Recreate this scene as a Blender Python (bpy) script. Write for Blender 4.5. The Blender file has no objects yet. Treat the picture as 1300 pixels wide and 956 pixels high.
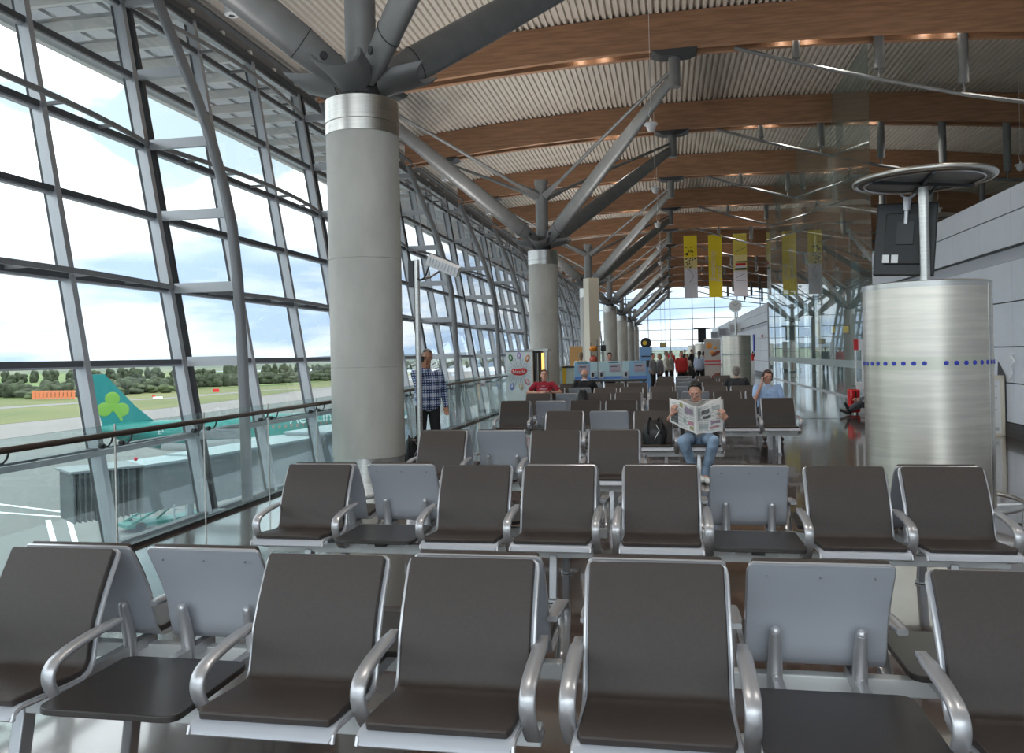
import bpy, bmesh, math, random
from mathutils import Vector, Matrix, Euler, Quaternion
random.seed(7)
SC = bpy.context.scene
COL = SC.collection
PI = math.pi
V = Vector

# ------------------------------------------------------------------ materials
MATS = {}
def mat(name, color, rough=0.5, metal=0.0, spec=0.5, noise=None, bump=None, emit=None, coat=0.0, rnoise=None):
    if name in MATS: return MATS[name]
    m = bpy.data.materials.new(name); m.use_nodes = True
    nt = m.node_tree; b = nt.nodes['Principled BSDF']
    col = (color[0], color[1], color[2], 1)
    b.inputs['Base Color'].default_value = col
    b.inputs['Roughness'].default_value = rough
    b.inputs['Metallic'].default_value = metal
    b.inputs['Specular IOR Level'].default_value = spec
    b.inputs['Coat Weight'].default_value = coat
    b.inputs['Coat Roughness'].default_value = 0.08
    tc = None
    def coord(scale):
        nonlocal tc
        if tc is None: tc = nt.nodes.new('ShaderNodeTexCoord')
        mp = nt.nodes.new('ShaderNodeMapping'); nt.links.new(tc.outputs['Object'], mp.inputs['Vector'])
        mp.inputs['Scale'].default_value = scale if isinstance(scale, (tuple, list)) else (scale,)*3
        return mp
    if noise:
        scale, amt = noise[0], noise[1]
        col2 = noise[2] if len(noise) > 2 else tuple(c*(1-amt) for c in color)
        n = nt.nodes.new('ShaderNodeTexNoise'); n.inputs['Scale'].default_value = 1; n.inputs['Detail'].default_value = 5
        nt.links.new(coord(scale).outputs['Vector'], n.inputs['Vector'])
        r = nt.nodes.new('ShaderNodeValToRGB'); r.color_ramp.elements[0].position = 0.38; r.color_ramp.elements[1].position = 0.62
        r.color_ramp.elements[0].color = (*col2[:3], 1); r.color_ramp.elements[1].color = col
        nt.links.new(n.outputs['Fac'], r.inputs['Fac']); nt.links.new(r.outputs['Color'], b.inputs['Base Color'])
    if bump:
        n = nt.nodes.new('ShaderNodeTexNoise'); n.inputs['Scale'].default_value = 1; n.inputs['Detail'].default_value = 3
        nt.links.new(coord(bump[0]).outputs['Vector'], n.inputs['Vector'])
        bp = nt.nodes.new('ShaderNodeBump'); bp.inputs['Strength'].default_value = bump[1]; bp.inputs['Distance'].default_value = 0.01
        nt.links.new(n.outputs['Fac'], bp.inputs['Height']); nt.links.new(bp.outputs['Normal'], b.inputs['Normal'])
    if emit:
        b.inputs['Emission Color'].default_value = (*emit[:3], 1); b.inputs['Emission Strength'].default_value = emit[3]
    MATS[name] = m
    return m

def glass(name, tint=(0.93, 0.97, 0.96), boost=1.8, veil=0.0):
    """thin architectural pane: clear transmission with the two-surface Fresnel reflection"""
    if name in MATS: return MATS[name]
    m = bpy.data.materials.new(name); m.use_nodes = True
    nt = m.node_tree; nt.nodes.clear()
    out = nt.nodes.new('ShaderNodeOutputMaterial')
    tr = nt.nodes.new('ShaderNodeBsdfTransparent'); tr.inputs['Color'].default_value = (*tint, 1)
    gl = nt.nodes.new('ShaderNodeBsdfGlossy'); gl.inputs['Roughness'].default_value = 0.005
    fr = nt.nodes.new('ShaderNodeFresnel'); fr.inputs['IOR'].default_value = 1.5
    mu = nt.nodes.new('ShaderNodeMath'); mu.operation = 'MULTIPLY'; mu.use_clamp = True; mu.inputs[1].default_value = boost
    nt.links.new(fr.outputs[0], mu.inputs[0])
    geo = nt.nodes.new('ShaderNodeNewGeometry')
    # Fresnel node inverts IOR on the back face; feed it 1/1.5 there so both sides act alike
    ior = nt.nodes.new('ShaderNodeMath'); ior.operation = 'MULTIPLY_ADD'
    nt.links.new(geo.outputs['Backfacing'], ior.inputs[0]); ior.inputs[1].default_value = 1/1.5-1.5; ior.inputs[2].default_value = 1.5
    nt.links.new(ior.outputs[0], fr.inputs['IOR'])
    mx = nt.nodes.new('ShaderNodeMixShader')
    nt.links.new(mu.outputs[0], mx.inputs[0]); nt.links.new(tr.outputs[0], mx.inputs[1]); nt.links.new(gl.outputs[0], mx.inputs[2])
    last = mx
    if veil:  # mixes a pale diffuse veil over the clear pane
        df = nt.nodes.new('ShaderNodeBsdfDiffuse'); df.inputs['Color'].default_value = (.75, .85, .83, 1)
        m2 = nt.nodes.new('ShaderNodeMixShader'); m2.inputs[0].default_value = veil
        nt.links.new(mx.outputs[0], m2.inputs[1]); nt.links.new(df.outputs[0], m2.inputs[2]); last = m2
    nt.links.new(last.outputs[0], out.inputs['Surface'])
    MATS[name] = m
    return m

M_CUSH = mat('seat_cushion_vinyl', (0.047, 0.035, 0.030), 0.42, spec=0.55, bump=(900, .25), noise=(60, .12))
M_SHELL = mat('seat_shell_grey', (0.48, 0.50, 0.55), 0.42, metal=0.15)
M_RIM = mat('cast_aluminium', (0.56, 0.56, 0.58), 0.33, metal=0.6)
M_RAIL = mat('pale_beam_aluminium', (0.86, 0.88, 0.88), 0.4, metal=0.1)
M_TABLE = mat('table_laminate', (0.035, 0.03, 0.028), 0.3)
M_BLACK = mat('black_plastic', (0.012, 0.012, 0.013), 0.4)
M_STEEL = mat('painted_steel_grey', (0.22, 0.225, 0.225), 0.45, metal=0.25, noise=(3, .12))
M_TUBE = mat('facade_tube_grey', (0.20, 0.205, 0.21), 0.42, metal=0.3)
M_DKSTEEL = mat('dark_steel', (0.055, 0.057, 0.06), 0.5, metal=0.3)
M_MULL = mat('mullion_aluminium', (0.42, 0.435, 0.45), 0.38, metal=0.45)
M_DARK = mat('dark_gasket', (0.02, 0.02, 0.023), 0.5)
M_TRANS = mat('transom_dark_face', (0.07, 0.075, 0.08), 0.45, metal=0.2)
M_CONC = mat('smooth_concrete', (0.54, 0.53, 0.49), 0.55, noise=((1.6, 1.6, .9), .18), bump=(25, .15))
M_STAIN = mat('brushed_stainless', (0.60, 0.585, 0.55), 0.28, metal=1.0, noise=((2, 2, 60), .16))
M_STAINP = mat('punched_stainless', (0.72, 0.67, 0.59), 0.36, metal=0.95, noise=((1.5, 1.5, 26), .13))
M_WOOD = mat('glulam_timber', (0.42, 0.225, 0.125), 0.5, noise=((1.2, 30, 14), .28), bump=((3, 60, 40), .1))
M_DECK = mat('corrugated_deck_paint', (0.60, 0.55, 0.49), 0.5)
M_WALL = mat('grey_wall_panel', (0.74, 0.78, 0.85), 0.45, metal=0.1, noise=(1.1, .05))
M_WHITE = mat('white_paint', (0.78, 0.79, 0.80), 0.5)
M_CREAM = mat('cream_paint', (0.72, 0.66, 0.54), 0.5)
M_BEIGE = mat('beige_wall', (0.42, 0.36, 0.29), 0.6)
M_BASE = mat('dark_baseboard', (0.03, 0.03, 0.032), 0.4)
M_RED = mat('red_paint', (0.62, 0.02, 0.025), 0.4)
M_YEL = mat('banner_yellow', (0.88, 0.70, 0.03), 0.7)
M_LILAC = mat('banner_lilac_grey', (0.82, 0.80, 0.88), 0.7)
M_BLUE = mat('deep_blue', (0.03, 0.05, 0.45), 0.4)
M_ORANGE = mat('tan_board', (0.75, 0.42, 0.16), 0.6)
M_AMBER = mat('amber_tube_light', (0.9, 0.6, 0.15), 0.3, emit=(1.0, 0.55, 0.12, 1.3))
M_LAMP = mat('downlight_lens', (1, 1, 1), 0.3, emit=(1.0, 0.93, 0.82, 12))
G_WIN = glass('facade_glass', (0.93, 0.97, 0.985), 1.0)
G_RAIL = glass('balustrade_glass', (0.88, 0.95, 0.945), 1.2, veil=0.02)
G_PART = glass('partition_glass', (0.84, 0.91, 0.90), 1.05, veil=0.05)
M_FIN = mat('glass_fin_edge', (0.22, 0.30, 0.29), 0.2)
M_SKIN = mat('skin', (0.55, 0.28, 0.19), 0.5)

def floor_mat():
    m = bpy.data.materials.new('polished_floor'); m.use_nodes = True
    nt = m.node_tree; b = nt.nodes['Principled BSDF']
    tc = nt.nodes.new('ShaderNodeTexCoord')
    br = nt.nodes.new('ShaderNodeTexBrick'); br.offset = 0.5
    br.inputs['Scale'].default_value = 1.0
    br.inputs['Brick Width'].default_value = 1.8; br.inputs['Row Height'].default_value = 0.6
    br.inputs['Mortar Size'].default_value = 0.006
    br.inputs['Color1'].default_value = (0.105, 0.066, 0.047, 1); br.inputs['Color2'].default_value = (0.078, 0.053, 0.042, 1)
    br.inputs['Mortar'].default_value = (0.03, 0.026, 0.024, 1)
    nt.links.new(tc.outputs['Object'], br.inputs['Vector'])
    mp = nt.nodes.new('ShaderNodeMapping'); mp.inputs['Scale'].default_value = (1.2, 9, 1)
    nt.links.new(tc.outputs['Object'], mp.inputs['Vector'])
    n = nt.nodes.new('ShaderNodeTexNoise'); n.inputs['Scale'].default_value = 2; n.inputs['Detail'].default_value = 6
    nt.links.new(mp.outputs['Vector'], n.inputs['Vector'])
    mx = nt.nodes.new('ShaderNodeMix'); mx.data_type = 'RGBA'; mx.blend_type = 'MULTIPLY'
    mx.inputs['Factor'].default_value = 0.55
    rp = nt.nodes.new('ShaderNodeValToRGB'); rp.color_ramp.elements[0].position = .3; rp.color_ramp.elements[1].position = .7
    rp.color_ramp.elements[0].color = (.55, .52, .5, 1); rp.color_ramp.elements[1].color = (1.3, 1.25, 1.2, 1)
    nt.links.new(n.outputs['Fac'], rp.inputs['Fac'])
    nt.links.new(br.outputs['Color'], mx.inputs['A']); nt.links.new(rp.outputs['Color'], mx.inputs['B'])
    nt.links.new(mx.outputs['Result'], b.inputs['Base Color'])
    b.inputs['Roughness'].default_value = 0.16
    b.inputs['Specular IOR Level'].default_value = 0.6
    b.inputs['Coat Weight'].default_value = 0.8; b.inputs['Coat Roughness'].default_value = 0.06; b.inputs['Coat IOR'].default_value = 1.6
    return m
M_FLOOR = floor_mat()

# ------------------------------------------------------------------ mesh builder
class MB:
    def __init__(s): s.bm = bmesh.new(); s.mi = 0
    def _f(s, vs):
        try:
            f = s.bm.faces.new(vs); f.material_index = s.mi; f.smooth = True; return f
        except ValueError: return None
    def hexa(s, P):
        v = [s.bm.verts.new(p) for p in P]
        for q in ((0,3,2,1),(4,5,6,7),(0,1,5,4),(1,2,6,5),(2,3,7,6),(3,0,4,7)): s._f([v[i] for i in q])
        return s
    def box(s, x0, x1, y0, y1, z0, z1):
        return s.hexa([(x0,y0,z0),(x1,y0,z0),(x1,y1,z0),(x0,y1,z0),(x0,y0,z1),(x1,y0,z1),(x1,y1,z1),(x0,y1,z1)])
    def bar(s, a, b, w, h, up=(0,0,1)):
        a, b = V(a), V(b); d = (b-a).normalized(); up = V(up)
        if abs(d.dot(up)) > .999: up = V((0,1,0))
        r = d.cross(up).normalized()*w/2; u = r.cross(d).normalized()*h/2
        return s.hexa([a-r-u, a+r-u, b+r-u, b-r-u, a-r+u, a+r+u, b+r+u, b-r+u])
    def tube(s, pts, r, n=12, cap=True, ell=None, up=(0,0,1)):
        pts = [V(p) for p in pts]; rs = r if isinstance(r, (list, tuple)) else [r]*len(pts)
        rings = []; prev = None
        for i, p in enumerate(pts):
            d = (pts[min(i+1, len(pts)-1)] - pts[max(i-1, 0)]).normalized()
            if prev is None:
                u0 = V(up)
                if abs(d.dot(u0)) > .97: u0 = V((0,1,0))
                a = d.cross(u0).normalized()
            else:
                a = (prev - d*prev.dot(d)).normalized()
            prev = a; b = d.cross(a)
            k = ell if ell else 1.0
            rings.append([s.bm.verts.new(p + a*math.cos(2*PI*j/n)*rs[i] + b*math.sin(2*PI*j/n)*rs[i]*k) for j in range(n)])
        for A, B in zip(rings, rings[1:]):
            for j in range(n): s._f([A[j], A[(j+1)%n], B[(j+1)%n], B[j]])
        if cap: s._f(rings[0][::-1]); s._f(rings[-1])
        return s
    def lathe(s, prof, c=(0,0,0), n=32, closed=False):
        c = V(c); rings = []
        for r, z in prof:
            if r < 1e-6: rings.append([s.bm.verts.new(c+V((0,0,z)))])
            else: rings.append([s.bm.verts.new(c+V((r*math.cos(2*PI*j/n), r*math.sin(2*PI*j/n), z))) for j in range(n)])
        pr = list(zip(rings, rings[1:]))
        if closed: pr.append((rings[-1], rings[0]))
        for A, B in pr:
            for j in range(n):
                k = (j+1) % n
                if len(A) == 1 and len(B) == 1: continue
                if len(A) == 1: s._f([A[0], B[k], B[j]])
                elif len(B) == 1: s._f([A[j], A[k], B[0]])
                else: s._f([A[j], A[k], B[k], B[j]])
        return s
    def torus(s, c, R, r, n=40, m=8, nrm='z'):
        rings = []
        for i in range(n):
            a = 2*PI*i/n; ring = []
            for j in range(m):
                b = 2*PI*j/m; rr = R + r*math.cos(b); p = V((rr*math.cos(a), rr*math.sin(a), r*math.sin(b)))
                if nrm == 'y': p = V((p.x, p.z, p.y))
                ring.append(s.bm.verts.new(V(c)+p))
            rings.append(ring)
        for i in range(n):
            A, B = rings[i], rings[(i+1)%n]
            for j in range(m): s._f([A[j], B[j], B[(j+1)%m], A[(j+1)%m]])
        return s
    def ball(s, c, r, n=12, m=8, rot=None):
        c = V(c); r = V((r,r,r)) if not isinstance(r, (tuple, list, Vector)) else V(r)
        R = rot.to_matrix() if rot else Matrix.Identity(3)
        def P(i, j):
            t = PI*i/m; a = 2*PI*j/n
            return c + R @ V((r.x*math.sin(t)*math.cos(a), r.y*math.sin(t)*math.sin(a), r.z*math.cos(t)))
        top = s.bm.verts.new(P(0,0)); bot = s.bm.verts.new(P(m,0))
        rg = [[s.bm.verts.new(P(i,j)) for j in range(n)] for i in range(1, m)]
        for j in range(n):
            k = (j+1)%n
            s._f([top, rg[0][j], rg[0][k]]); s._f([bot, rg[-1][k], rg[-1][j]])
            for A, B in zip(rg, rg[1:]): s._f([A[j], B[j], B[k], A[k]])
        return s
    def cone(s, a, b, ra, rb, n=12):     # capsule with two radii
        a, b = V(a), V(b); d = b-a; L = d.length
        if L < 1e-5: return s.ball(a, max(ra, rb), n)
        d.normalize(); pts = []; rs = []
        for t in (0.02, .3, .6, .85): ang = PI/2*(1-t); pts.append(a - d*ra*math.sin(ang)); rs.append(max(1e-3, ra*math.cos(ang)))
        for t in (0, .33, .66, 1): pts.append(a + d*L*t); rs.append(ra + (rb-ra)*t)
        for t in (.15, .4, .7, .98): ang = PI/2*t; pts.append(b + d*rb*math.sin(ang)); rs.append(max(1e-3, rb*math.cos(ang)))
        # rings stay perpendicular to the axis
        u = V((0,0,1)) if abs(d.z) < .9 else V((1,0,0)); x = d.cross(u).normalized(); y = d.cross(x)
        rings = [[s.bm.verts.new(p + x*r*math.cos(2*PI*j/n) + y*r*math.sin(2*PI*j/n)) for j in range(n)] for p, r in zip(pts, rs)]
        for A, B in zip(rings, rings[1:]):
            for j in range(n): s._f([A[j], A[(j+1)%n], B[(j+1)%n], B[j]])
        s._f(rings[0][::-1]); s._f(rings[-1]); return s
    def prism(s, poly, axis, a, b):      # poly in the other two axes, extruded between a and b
        def P(u, v, w):
            return {'x': (w, u, v), 'y': (u, w, v), 'z': (u, v, w)}[axis]
        A = [s.bm.verts.new(P(u, v, a)) for u, v in poly]; B = [s.bm.verts.new(P(u, v, b)) for u, v in poly]
        n = len(poly)
        for i in range(n): s._f([A[i], A[(i+1)%n], B[(i+1)%n], B[i]])
        s._f(A[::-1]); s._f(B); return s
    def sheet(s, prof, wf, th, side=1):  # profile (y,z) swept in x with half-width wf(t); thickness along the normal
        pts = [V((0, y, z)) for y, z in prof]; n = len(pts)
        L = [0]
        for i in range(1, n): L.append(L[-1] + (pts[i]-pts[i-1]).length)
        top = []; bot = []
        for i, p in enumerate(pts):
            d = (pts[min(i+1, n-1)] - pts[max(i-1, 0)]).normalized(); nr = V((0, -d.z, d.y))*side
            w = wf(L[i], L[-1])
            row = [p + V((x, 0, 0)) for x in (-w, -w*.5, 0, w*.5, w)]
            bot.append([s.bm.verts.new(q) for q in row]); top.append([s.bm.verts.new(q + nr*th) for q in row])
        m = 5
        for G, fl in ((top, False), (bot, True)):
            for i in range(n-1):
                for j in range(m-1):
                    q = [G[i][j], G[i][j+1], G[i+1][j+1], G[i+1][j]]
                    s._f(q[::-1] if fl else q)
        for i in range(n-1):
            for j in (0, m-1): s._f([bot[i][j], bot[i+1][j], top[i+1][j], top[i][j]])
        for j in range(m-1):
            for i in (0, n-1): s._f([bot[i][j], top[i][j], top[i][j+1], bot[i][j+1]])
        return s
    def build(s, name, m, parent=None, sharp=38, bevel=0, loc=None):
        bmesh.ops.recalc_face_normals(s.bm, faces=s.bm.faces)
        me = bpy.data.meshes.new(name); s.bm.to_mesh(me); s.bm.free()
        for x in (m if isinstance(m, (list, tuple)) else [m]): me.materials.append(x)
        me.set_sharp_from_angle(angle=math.radians(sharp))
        o = bpy.data.objects.new(name, me); COL.objects.link(o)
        if parent is not None: o.parent = parent
        if loc is not None: o.location = loc
        if bevel:
            b = o.modifiers.new('bevel', 'BEVEL'); b.width = bevel; b.segments = 2; b.limit_method = 'ANGLE'; b.angle_limit = math.radians(40)
        return o

def tag(o, label=None, cat=None, group=None, kind=None):
    if label: o['label'] = label
    if cat: o['category'] = cat
    if group: o['group'] = group
    if kind: o['kind'] = kind
    return o
def empty(name, loc=(0,0,0), rz=0, label=None, cat=None, group=None, kind=None):
    o = bpy.data.objects.new(name, None); COL.objects.link(o); o.empty_display_size = .2
    o.location = loc; o.rotation_euler = (0, 0, rz)
    return tag(o, label, cat, group, kind)
def copy_tree(o, parent=None):
    c = o.copy(); COL.objects.link(c)
    if parent is not None: c.parent = parent
    for ch in list(o.children): copy_tree(ch, c)
    return c
def text(s, name, size, m, parent, loc, rot, depth=.004, align='CENTER'):
    cu = bpy.data.curves.new(name, 'FONT'); cu.body = s; cu.size = size; cu.extrude = depth
    cu.align_x = align; cu.align_y = 'CENTER'
    t = bpy.data.objects.new(name, cu); COL.objects.link(t)
    dg = bpy.context.evaluated_depsgraph_get(); me = bpy.data.meshes.new_from_object(t.evaluated_get(dg))
    bpy.data.objects.remove(t)
    me.materials.clear(); me.materials.append(m)
    o = bpy.data.objects.new(name, me); COL.objects.link(o); o.parent = parent
    o.location = loc; o.rotation_euler = rot
    return o

# ------------------------------------------------------------------ roof profile
def zb(x): return 9.93 - .005*(x-1.5)**2          # underside of the glulam arches
BEAM_Y = [6.55 + 8.4*k for k in range(13)]
END_Y = 116.0
BACK_Y = -9.0
RX = 20.0

# ------------------------------------------------------------------ setting: floor, ceiling, walls
tag(MB().box(-4.74, RX, BACK_Y, END_Y, -.4, 0).build('floor', M_FLOOR), kind='structure')
tag(MB().box(-9.3, -4.9, BACK_Y, END_Y, -5.3, -5.1).build('floor.001', M_FLOOR), kind='structure')
b = MB()
for y in (20.6, 50.0): b.box(-4.6, RX-.1, y, y+.05, .0, .004)
tag(b.build('trim_1', M_BASE), kind='structure')

def make_deck():
    b = MB(); pitch = .18; x = -10.9; xs = []
    while x < RX:
        for dx, dz in ((0, 0), (.085, 0), (.10, .085), (.165, .085)): xs.append((x+dx, dz))
        x += pitch
    A = [[b.bm.verts.new((X, y, zb(X)+1.0+dz)) for X, dz in xs] for y in (BACK_Y, END_Y)]
    T = [[b.bm.verts.new((X, y, zb(X)+1.25)) for X, dz in xs] for y in (BACK_Y, END_Y)]
    for i in range(len(xs)-1):
        b._f([A[0][i], A[0][i+1], A[1][i+1], A[1][i]]); b._f([T[0][i], T[1][i], T[1][i+1], T[0][i+1]])
    return b.build('ceiling', M_DECK, sharp=20)
tag(make_deck(), kind='structure')

# right-hand low wall (near stretch) with panel joints
def panel_wall(name, y0, y1, ztop=4.43):
    r = empty(name, (0,0,0), kind='structure')
    rows = [(.26, .96), (.97, 1.61), (1.62, 2.41), (2.42, 3.14)]
    for z0, z1 in rows + [(3.40, 3.99), (4.00, ztop)]:
        b = MB(); y = y0
        while y < y1-.05:
            b.box(6.03, 6.13, y+.003, min(y+1.5, y1)-.003, z0+.006, z1-.006); y += 1.5
        b.build('wall_panel', M_WALL, r)
    MB().box(6.07, 6.2, y0, y1, 3.15, 3.39).build('recess_strip', M_SHELL, r)
    MB().box(6.045, 6.12, y0, y1, 3.365, 3.40).build('recess_shadow_gap', M_DARK, r)
    MB().box(6.09, 6.28, y0+.02, y1-.02, 0, ztop-.01).build('backing', M_DARK, r)
    MB().box(6.0, 6.25, y0, y1, 0, .25).build('skirting', M_BASE, r)
    return r
panel_wall('wall_right', BACK_Y+1, 26.0)
r = panel_wall('wall_right.001', 51.5, 113.0, 4.5)
MB().box(5.98, 6.3, 51.35, 51.5, 0, 4.5).build('end_post', M_SHELL, r)
# hall beyond the partition
b = MB().box(RX, RX+.2, BACK_Y, END_Y, 0, zb(RX)+1.3); tag(b.build('wall_far_right', M_BEIGE), kind='structure')

# full-height glass partition standing on X = 6.15
def partition():
    r = empty('window_3', (0,0,0), kind='structure')
    ys = [26.0 + 2.83*k for k in range(10)]
    for i in range(9):
        MB().box(6.02, 6.035, ys[i]+.008, ys[i+1]-.008, .02, zb(6)+.95).build('glass_pane', G_PART, r)
    for y in ys:
        MB().box(6.04, 6.30, y-.012, y+.012, 0, 4.5).build('glass_fin', M_FIN, r)
    b = MB()
    y = 26.1
    while y < 51.2:
        b.box(6.010, 6.018, y, y+.05, 1.0, 1.25); y += .11
    b.build('frosted_band', mat('frosted_dots', (.62, .72, .74), .5), r)
    MB().box(6.0, 6.06, 26.0, 51.4, 0, .05).build('floor_channel', M_STAIN, r)
partition()

# ------------------------------------------------------------------ leaning glazed facade on the left
ZT = [-5.7, -4.25, -2.8, -1.35, .22, 1.66, 3.12, 4.57, 6.0, 7.42, 8.9]
def fx(z): return -9.53 - .165*(z-1.66)
def facade():
    r = empty('window_1', (0,0,0), kind='structure')
    ztop = 9.75; zbot = -7.0
    ys = [14.95 + 2.8*k for k in range(-9, 37)]
    for i, y in enumerate(ys):
        main = (i % 3 == 0)
        b = MB(); w = .13
        b.bar((fx(zbot)+.03, y, zbot), (fx(ztop)+.03, y, ztop), w, .19, up=(1,0,.165)).build('mullion', M_MULL, r)
        MB().bar((fx(zbot)-.11, y+.01, zbot), (fx(ztop)-.11, y+.01, ztop), .05, .09, up=(1,0,.165)).build('mullion_cap', M_DARK, r)
        if main: MB().bar((fx(zbot)+.05, y+.22, zbot), (fx(ztop)+.05, y+.22, ztop), .10, .18, up=(1,0,.165)).build('dark_fin', M_DKSTEEL, r)
    for z in ZT + [9.62]:
        MB().box(fx(z)-.06, fx(z)+.10, ys[0], END_Y, z-.05, z+.05).build('transom', M_TRANS, r)
        MB().box(fx(z)-.05, fx(z)+.07, ys[0], END_Y, z-.085, z-.05).build('transom_sill', M_MULL, r)
    for a, c in zip(ys, ys[1:]):
        b = MB(); z0, z1 = zbot, 9.62
        b.hexa([(fx(z0)-.02, a, z0), (fx(z0)-.01, a, z0), (fx(z0)-.01, c, z0), (fx(z0)-.02, c, z0),
                (fx(z1)-.02, a, z1), (fx(z1)-.01, a, z1), (fx(z1)-.01, c, z1), (fx(z1)-.02, c, z1)])
        b.build('glass_pane', G_WIN, r)
    # horizontal bow girders between the main frames
    for z, bow in ((.22, .30), (3.12, .42), (6.0, .42), (8.9, .42)):
        for k in range(-2, 12):
            y0 = 14.95 + 8.4*k; pts = []
            for t in range(13):
                u = t/12; pts.append((fx(z)+.16 + bow*4*u*(1-u), y0+8.4*u, z+.02))
            b = MB()
            for p, q in zip(pts, pts[1:]): b.bar(p, q, .05, .09)
            for u in (1/6, 1/3, .5, 2/3, 5/6):
                x = fx(z) + .16 + bow*4*u*(1-u); b.bar((fx(z)+.05, y0+8.4*u, z), (x, y0+8.4*u, z+.02), .05, .06)
            b.build('bow_girder', M_STEEL, r)
    MB().box(-11.0, -10.7, ys[0], END_Y, 9.66, 9.80).build('head_frame', M_TRANS, r)
    MB().box(-10.95, -10.88, ys[0], END_Y, 9.8, 10.4).build('head_fascia', M_STEEL, r)
    return r
facade()
MB_t = MB().tube([(-9.75, 3, 9.35), (-9.75, END_Y-.5, 9.35)], .06, 10)
tag(MB_t.build('facade_rail_tube', M_TRANS), 'slim dark tube running under the ceiling edge along the top of the glazed wall', 'pipe')

# roof overhang outside with ribs and round-nosed sun fins
b = MB()
b.hexa([(-10.9, -10, 10.45), (-15.0, -10, 10.0), (-15.0, END_Y, 10.0), (-10.9, END_Y, 10.45), (-10.9, -10, 10.6), (-15.0, -10, 10.15), (-15.0, END_Y, 10.15), (-10.9, END_Y, 10.6)])
ov = b.build('trim_2', mat('canopy_soffit', (.62, .62, .60), .6)); tag(ov, kind='structure')
for k in range(0, 26):
    y = 5.2+1.4*k*1.0
    MB().box(-14.9, -10.8, y-.06, y+.06, 9.72, 9.98).build('canopy_rib', mat('canopy_rib_paint', (.75, .74, .70), .5), ov)
    if k % 1 == 0:
        f = MB()
        for j in range(5):
            xx = -11.3-.75*j; f.prism([(xx-.30, 9.80), (xx+.30, 9.80), (xx+.12, 10.08), (xx, 10.14), (xx-.12, 10.08)], 'y', y+.25, y+.75)
        f.build('round_nosed_fin', mat('fin_paint', (.72, .73, .74), .5), ov)
MB().box(-15.1, -14.9, 3, END_Y, 9.6, 10.2).build('canopy_edge', mat('canopy_rib_paint', (.75, .74, .70), .5), ov)

# curved tubular columns inside the glazing
TUBE = [(-9.98, 9.32), (-9.72, 8.6), (-9.40, 7.8), (-9.05, 6.95), (-8.74, 6.05), (-8.48, 5.1), (-8.32, 4.3), (-8.22, 3.2), (-8.16, 1.8), (-8.13, .5), (-8.12, -1.2), (-8.12, -5.1)]
def txz(z):
    for (x0, z0), (x1, z1) in zip(TUBE, TUBE[1:]):
        if z0 >= z >= z1: return x0 + (x1-x0)*(z0-z)/(z0-z1)
    return TUBE[0][0]
def curved_column():
    r = empty('curved_steel_column', (-8.12, 0, -5.1))
    pts = [(x+8.12, 0, z+5.1) for x, z in TUBE]
    MB().tube(pts, .105, 16).build('tube', M_TUBE, r)
    for z in (-2.8, -1.35, .22, 1.66, 3.12, 4.57, 6.0, 7.42, 8.9):
        MB().bar((fx(z)+.2+8.12, 0, z+5.1), (txz(z)+8.12, 0, z+5.1), .09, .19).build('strut', M_MULL, r)
    MB().lathe([(0,0), (.2, 0), (.2, .03), (0, .03)], n=20).build('base_plate', M_TUBE, r)
    return r
proto = curved_column(); ORD = ['first', 'second', 'third', 'fourth', 'fifth', 'sixth', 'seventh', 'eighth', 'ninth', 'tenth', 'eleventh', 'twelfth', 'thirteenth', 'fourteenth']
LBL = {1: 'nearest curved grey steel tube inside the left glazing, in front of the plane', 2: 'curved grey steel tube hidden behind the big near concrete column',
       3: 'curved grey steel tube inside the glazing, just behind the standing man'}
for i in range(1, 13):
    o = proto if i == 1 else copy_tree(proto)
    o.location.y = 6.55+8.4*i
    tag(o, LBL.get(i, 'curved grey steel tube along the left glazing, %s from the front' % ORD[i]), 'column', 'curved steel tubes along the glazed wall')

# far end glazed wall + window behind the camera
def end_wall(name, y, x0, x1):
    r = empty(name, (0,0,0), kind='structure')
    x = x0
    while x <= x1+.01:
        MB().box(x-.05, x+.05, y, y+.12, -.2, zb(x)+.95).build('mullion', M_TUBE, r)
        if x+3 <= x1+.01:
            MB().box(x+.05, x+2.95, y+.05, y+.06, .05, zb(x+1.5)+.75).build('glass_pane', G_WIN, r)
        x += 3.0
    for z in [1.45*k+.35 for k in range(0, 7)]:
        MB().box(x0, x1, y+.01, y+.10, z-.035, z+.035).build('transom', M_TUBE, r)
    return r
end_wall('window_2', END_Y, -11.4, 18.7)
end_wall('window_4', BACK_Y, -11.4, 18.7)

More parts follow.
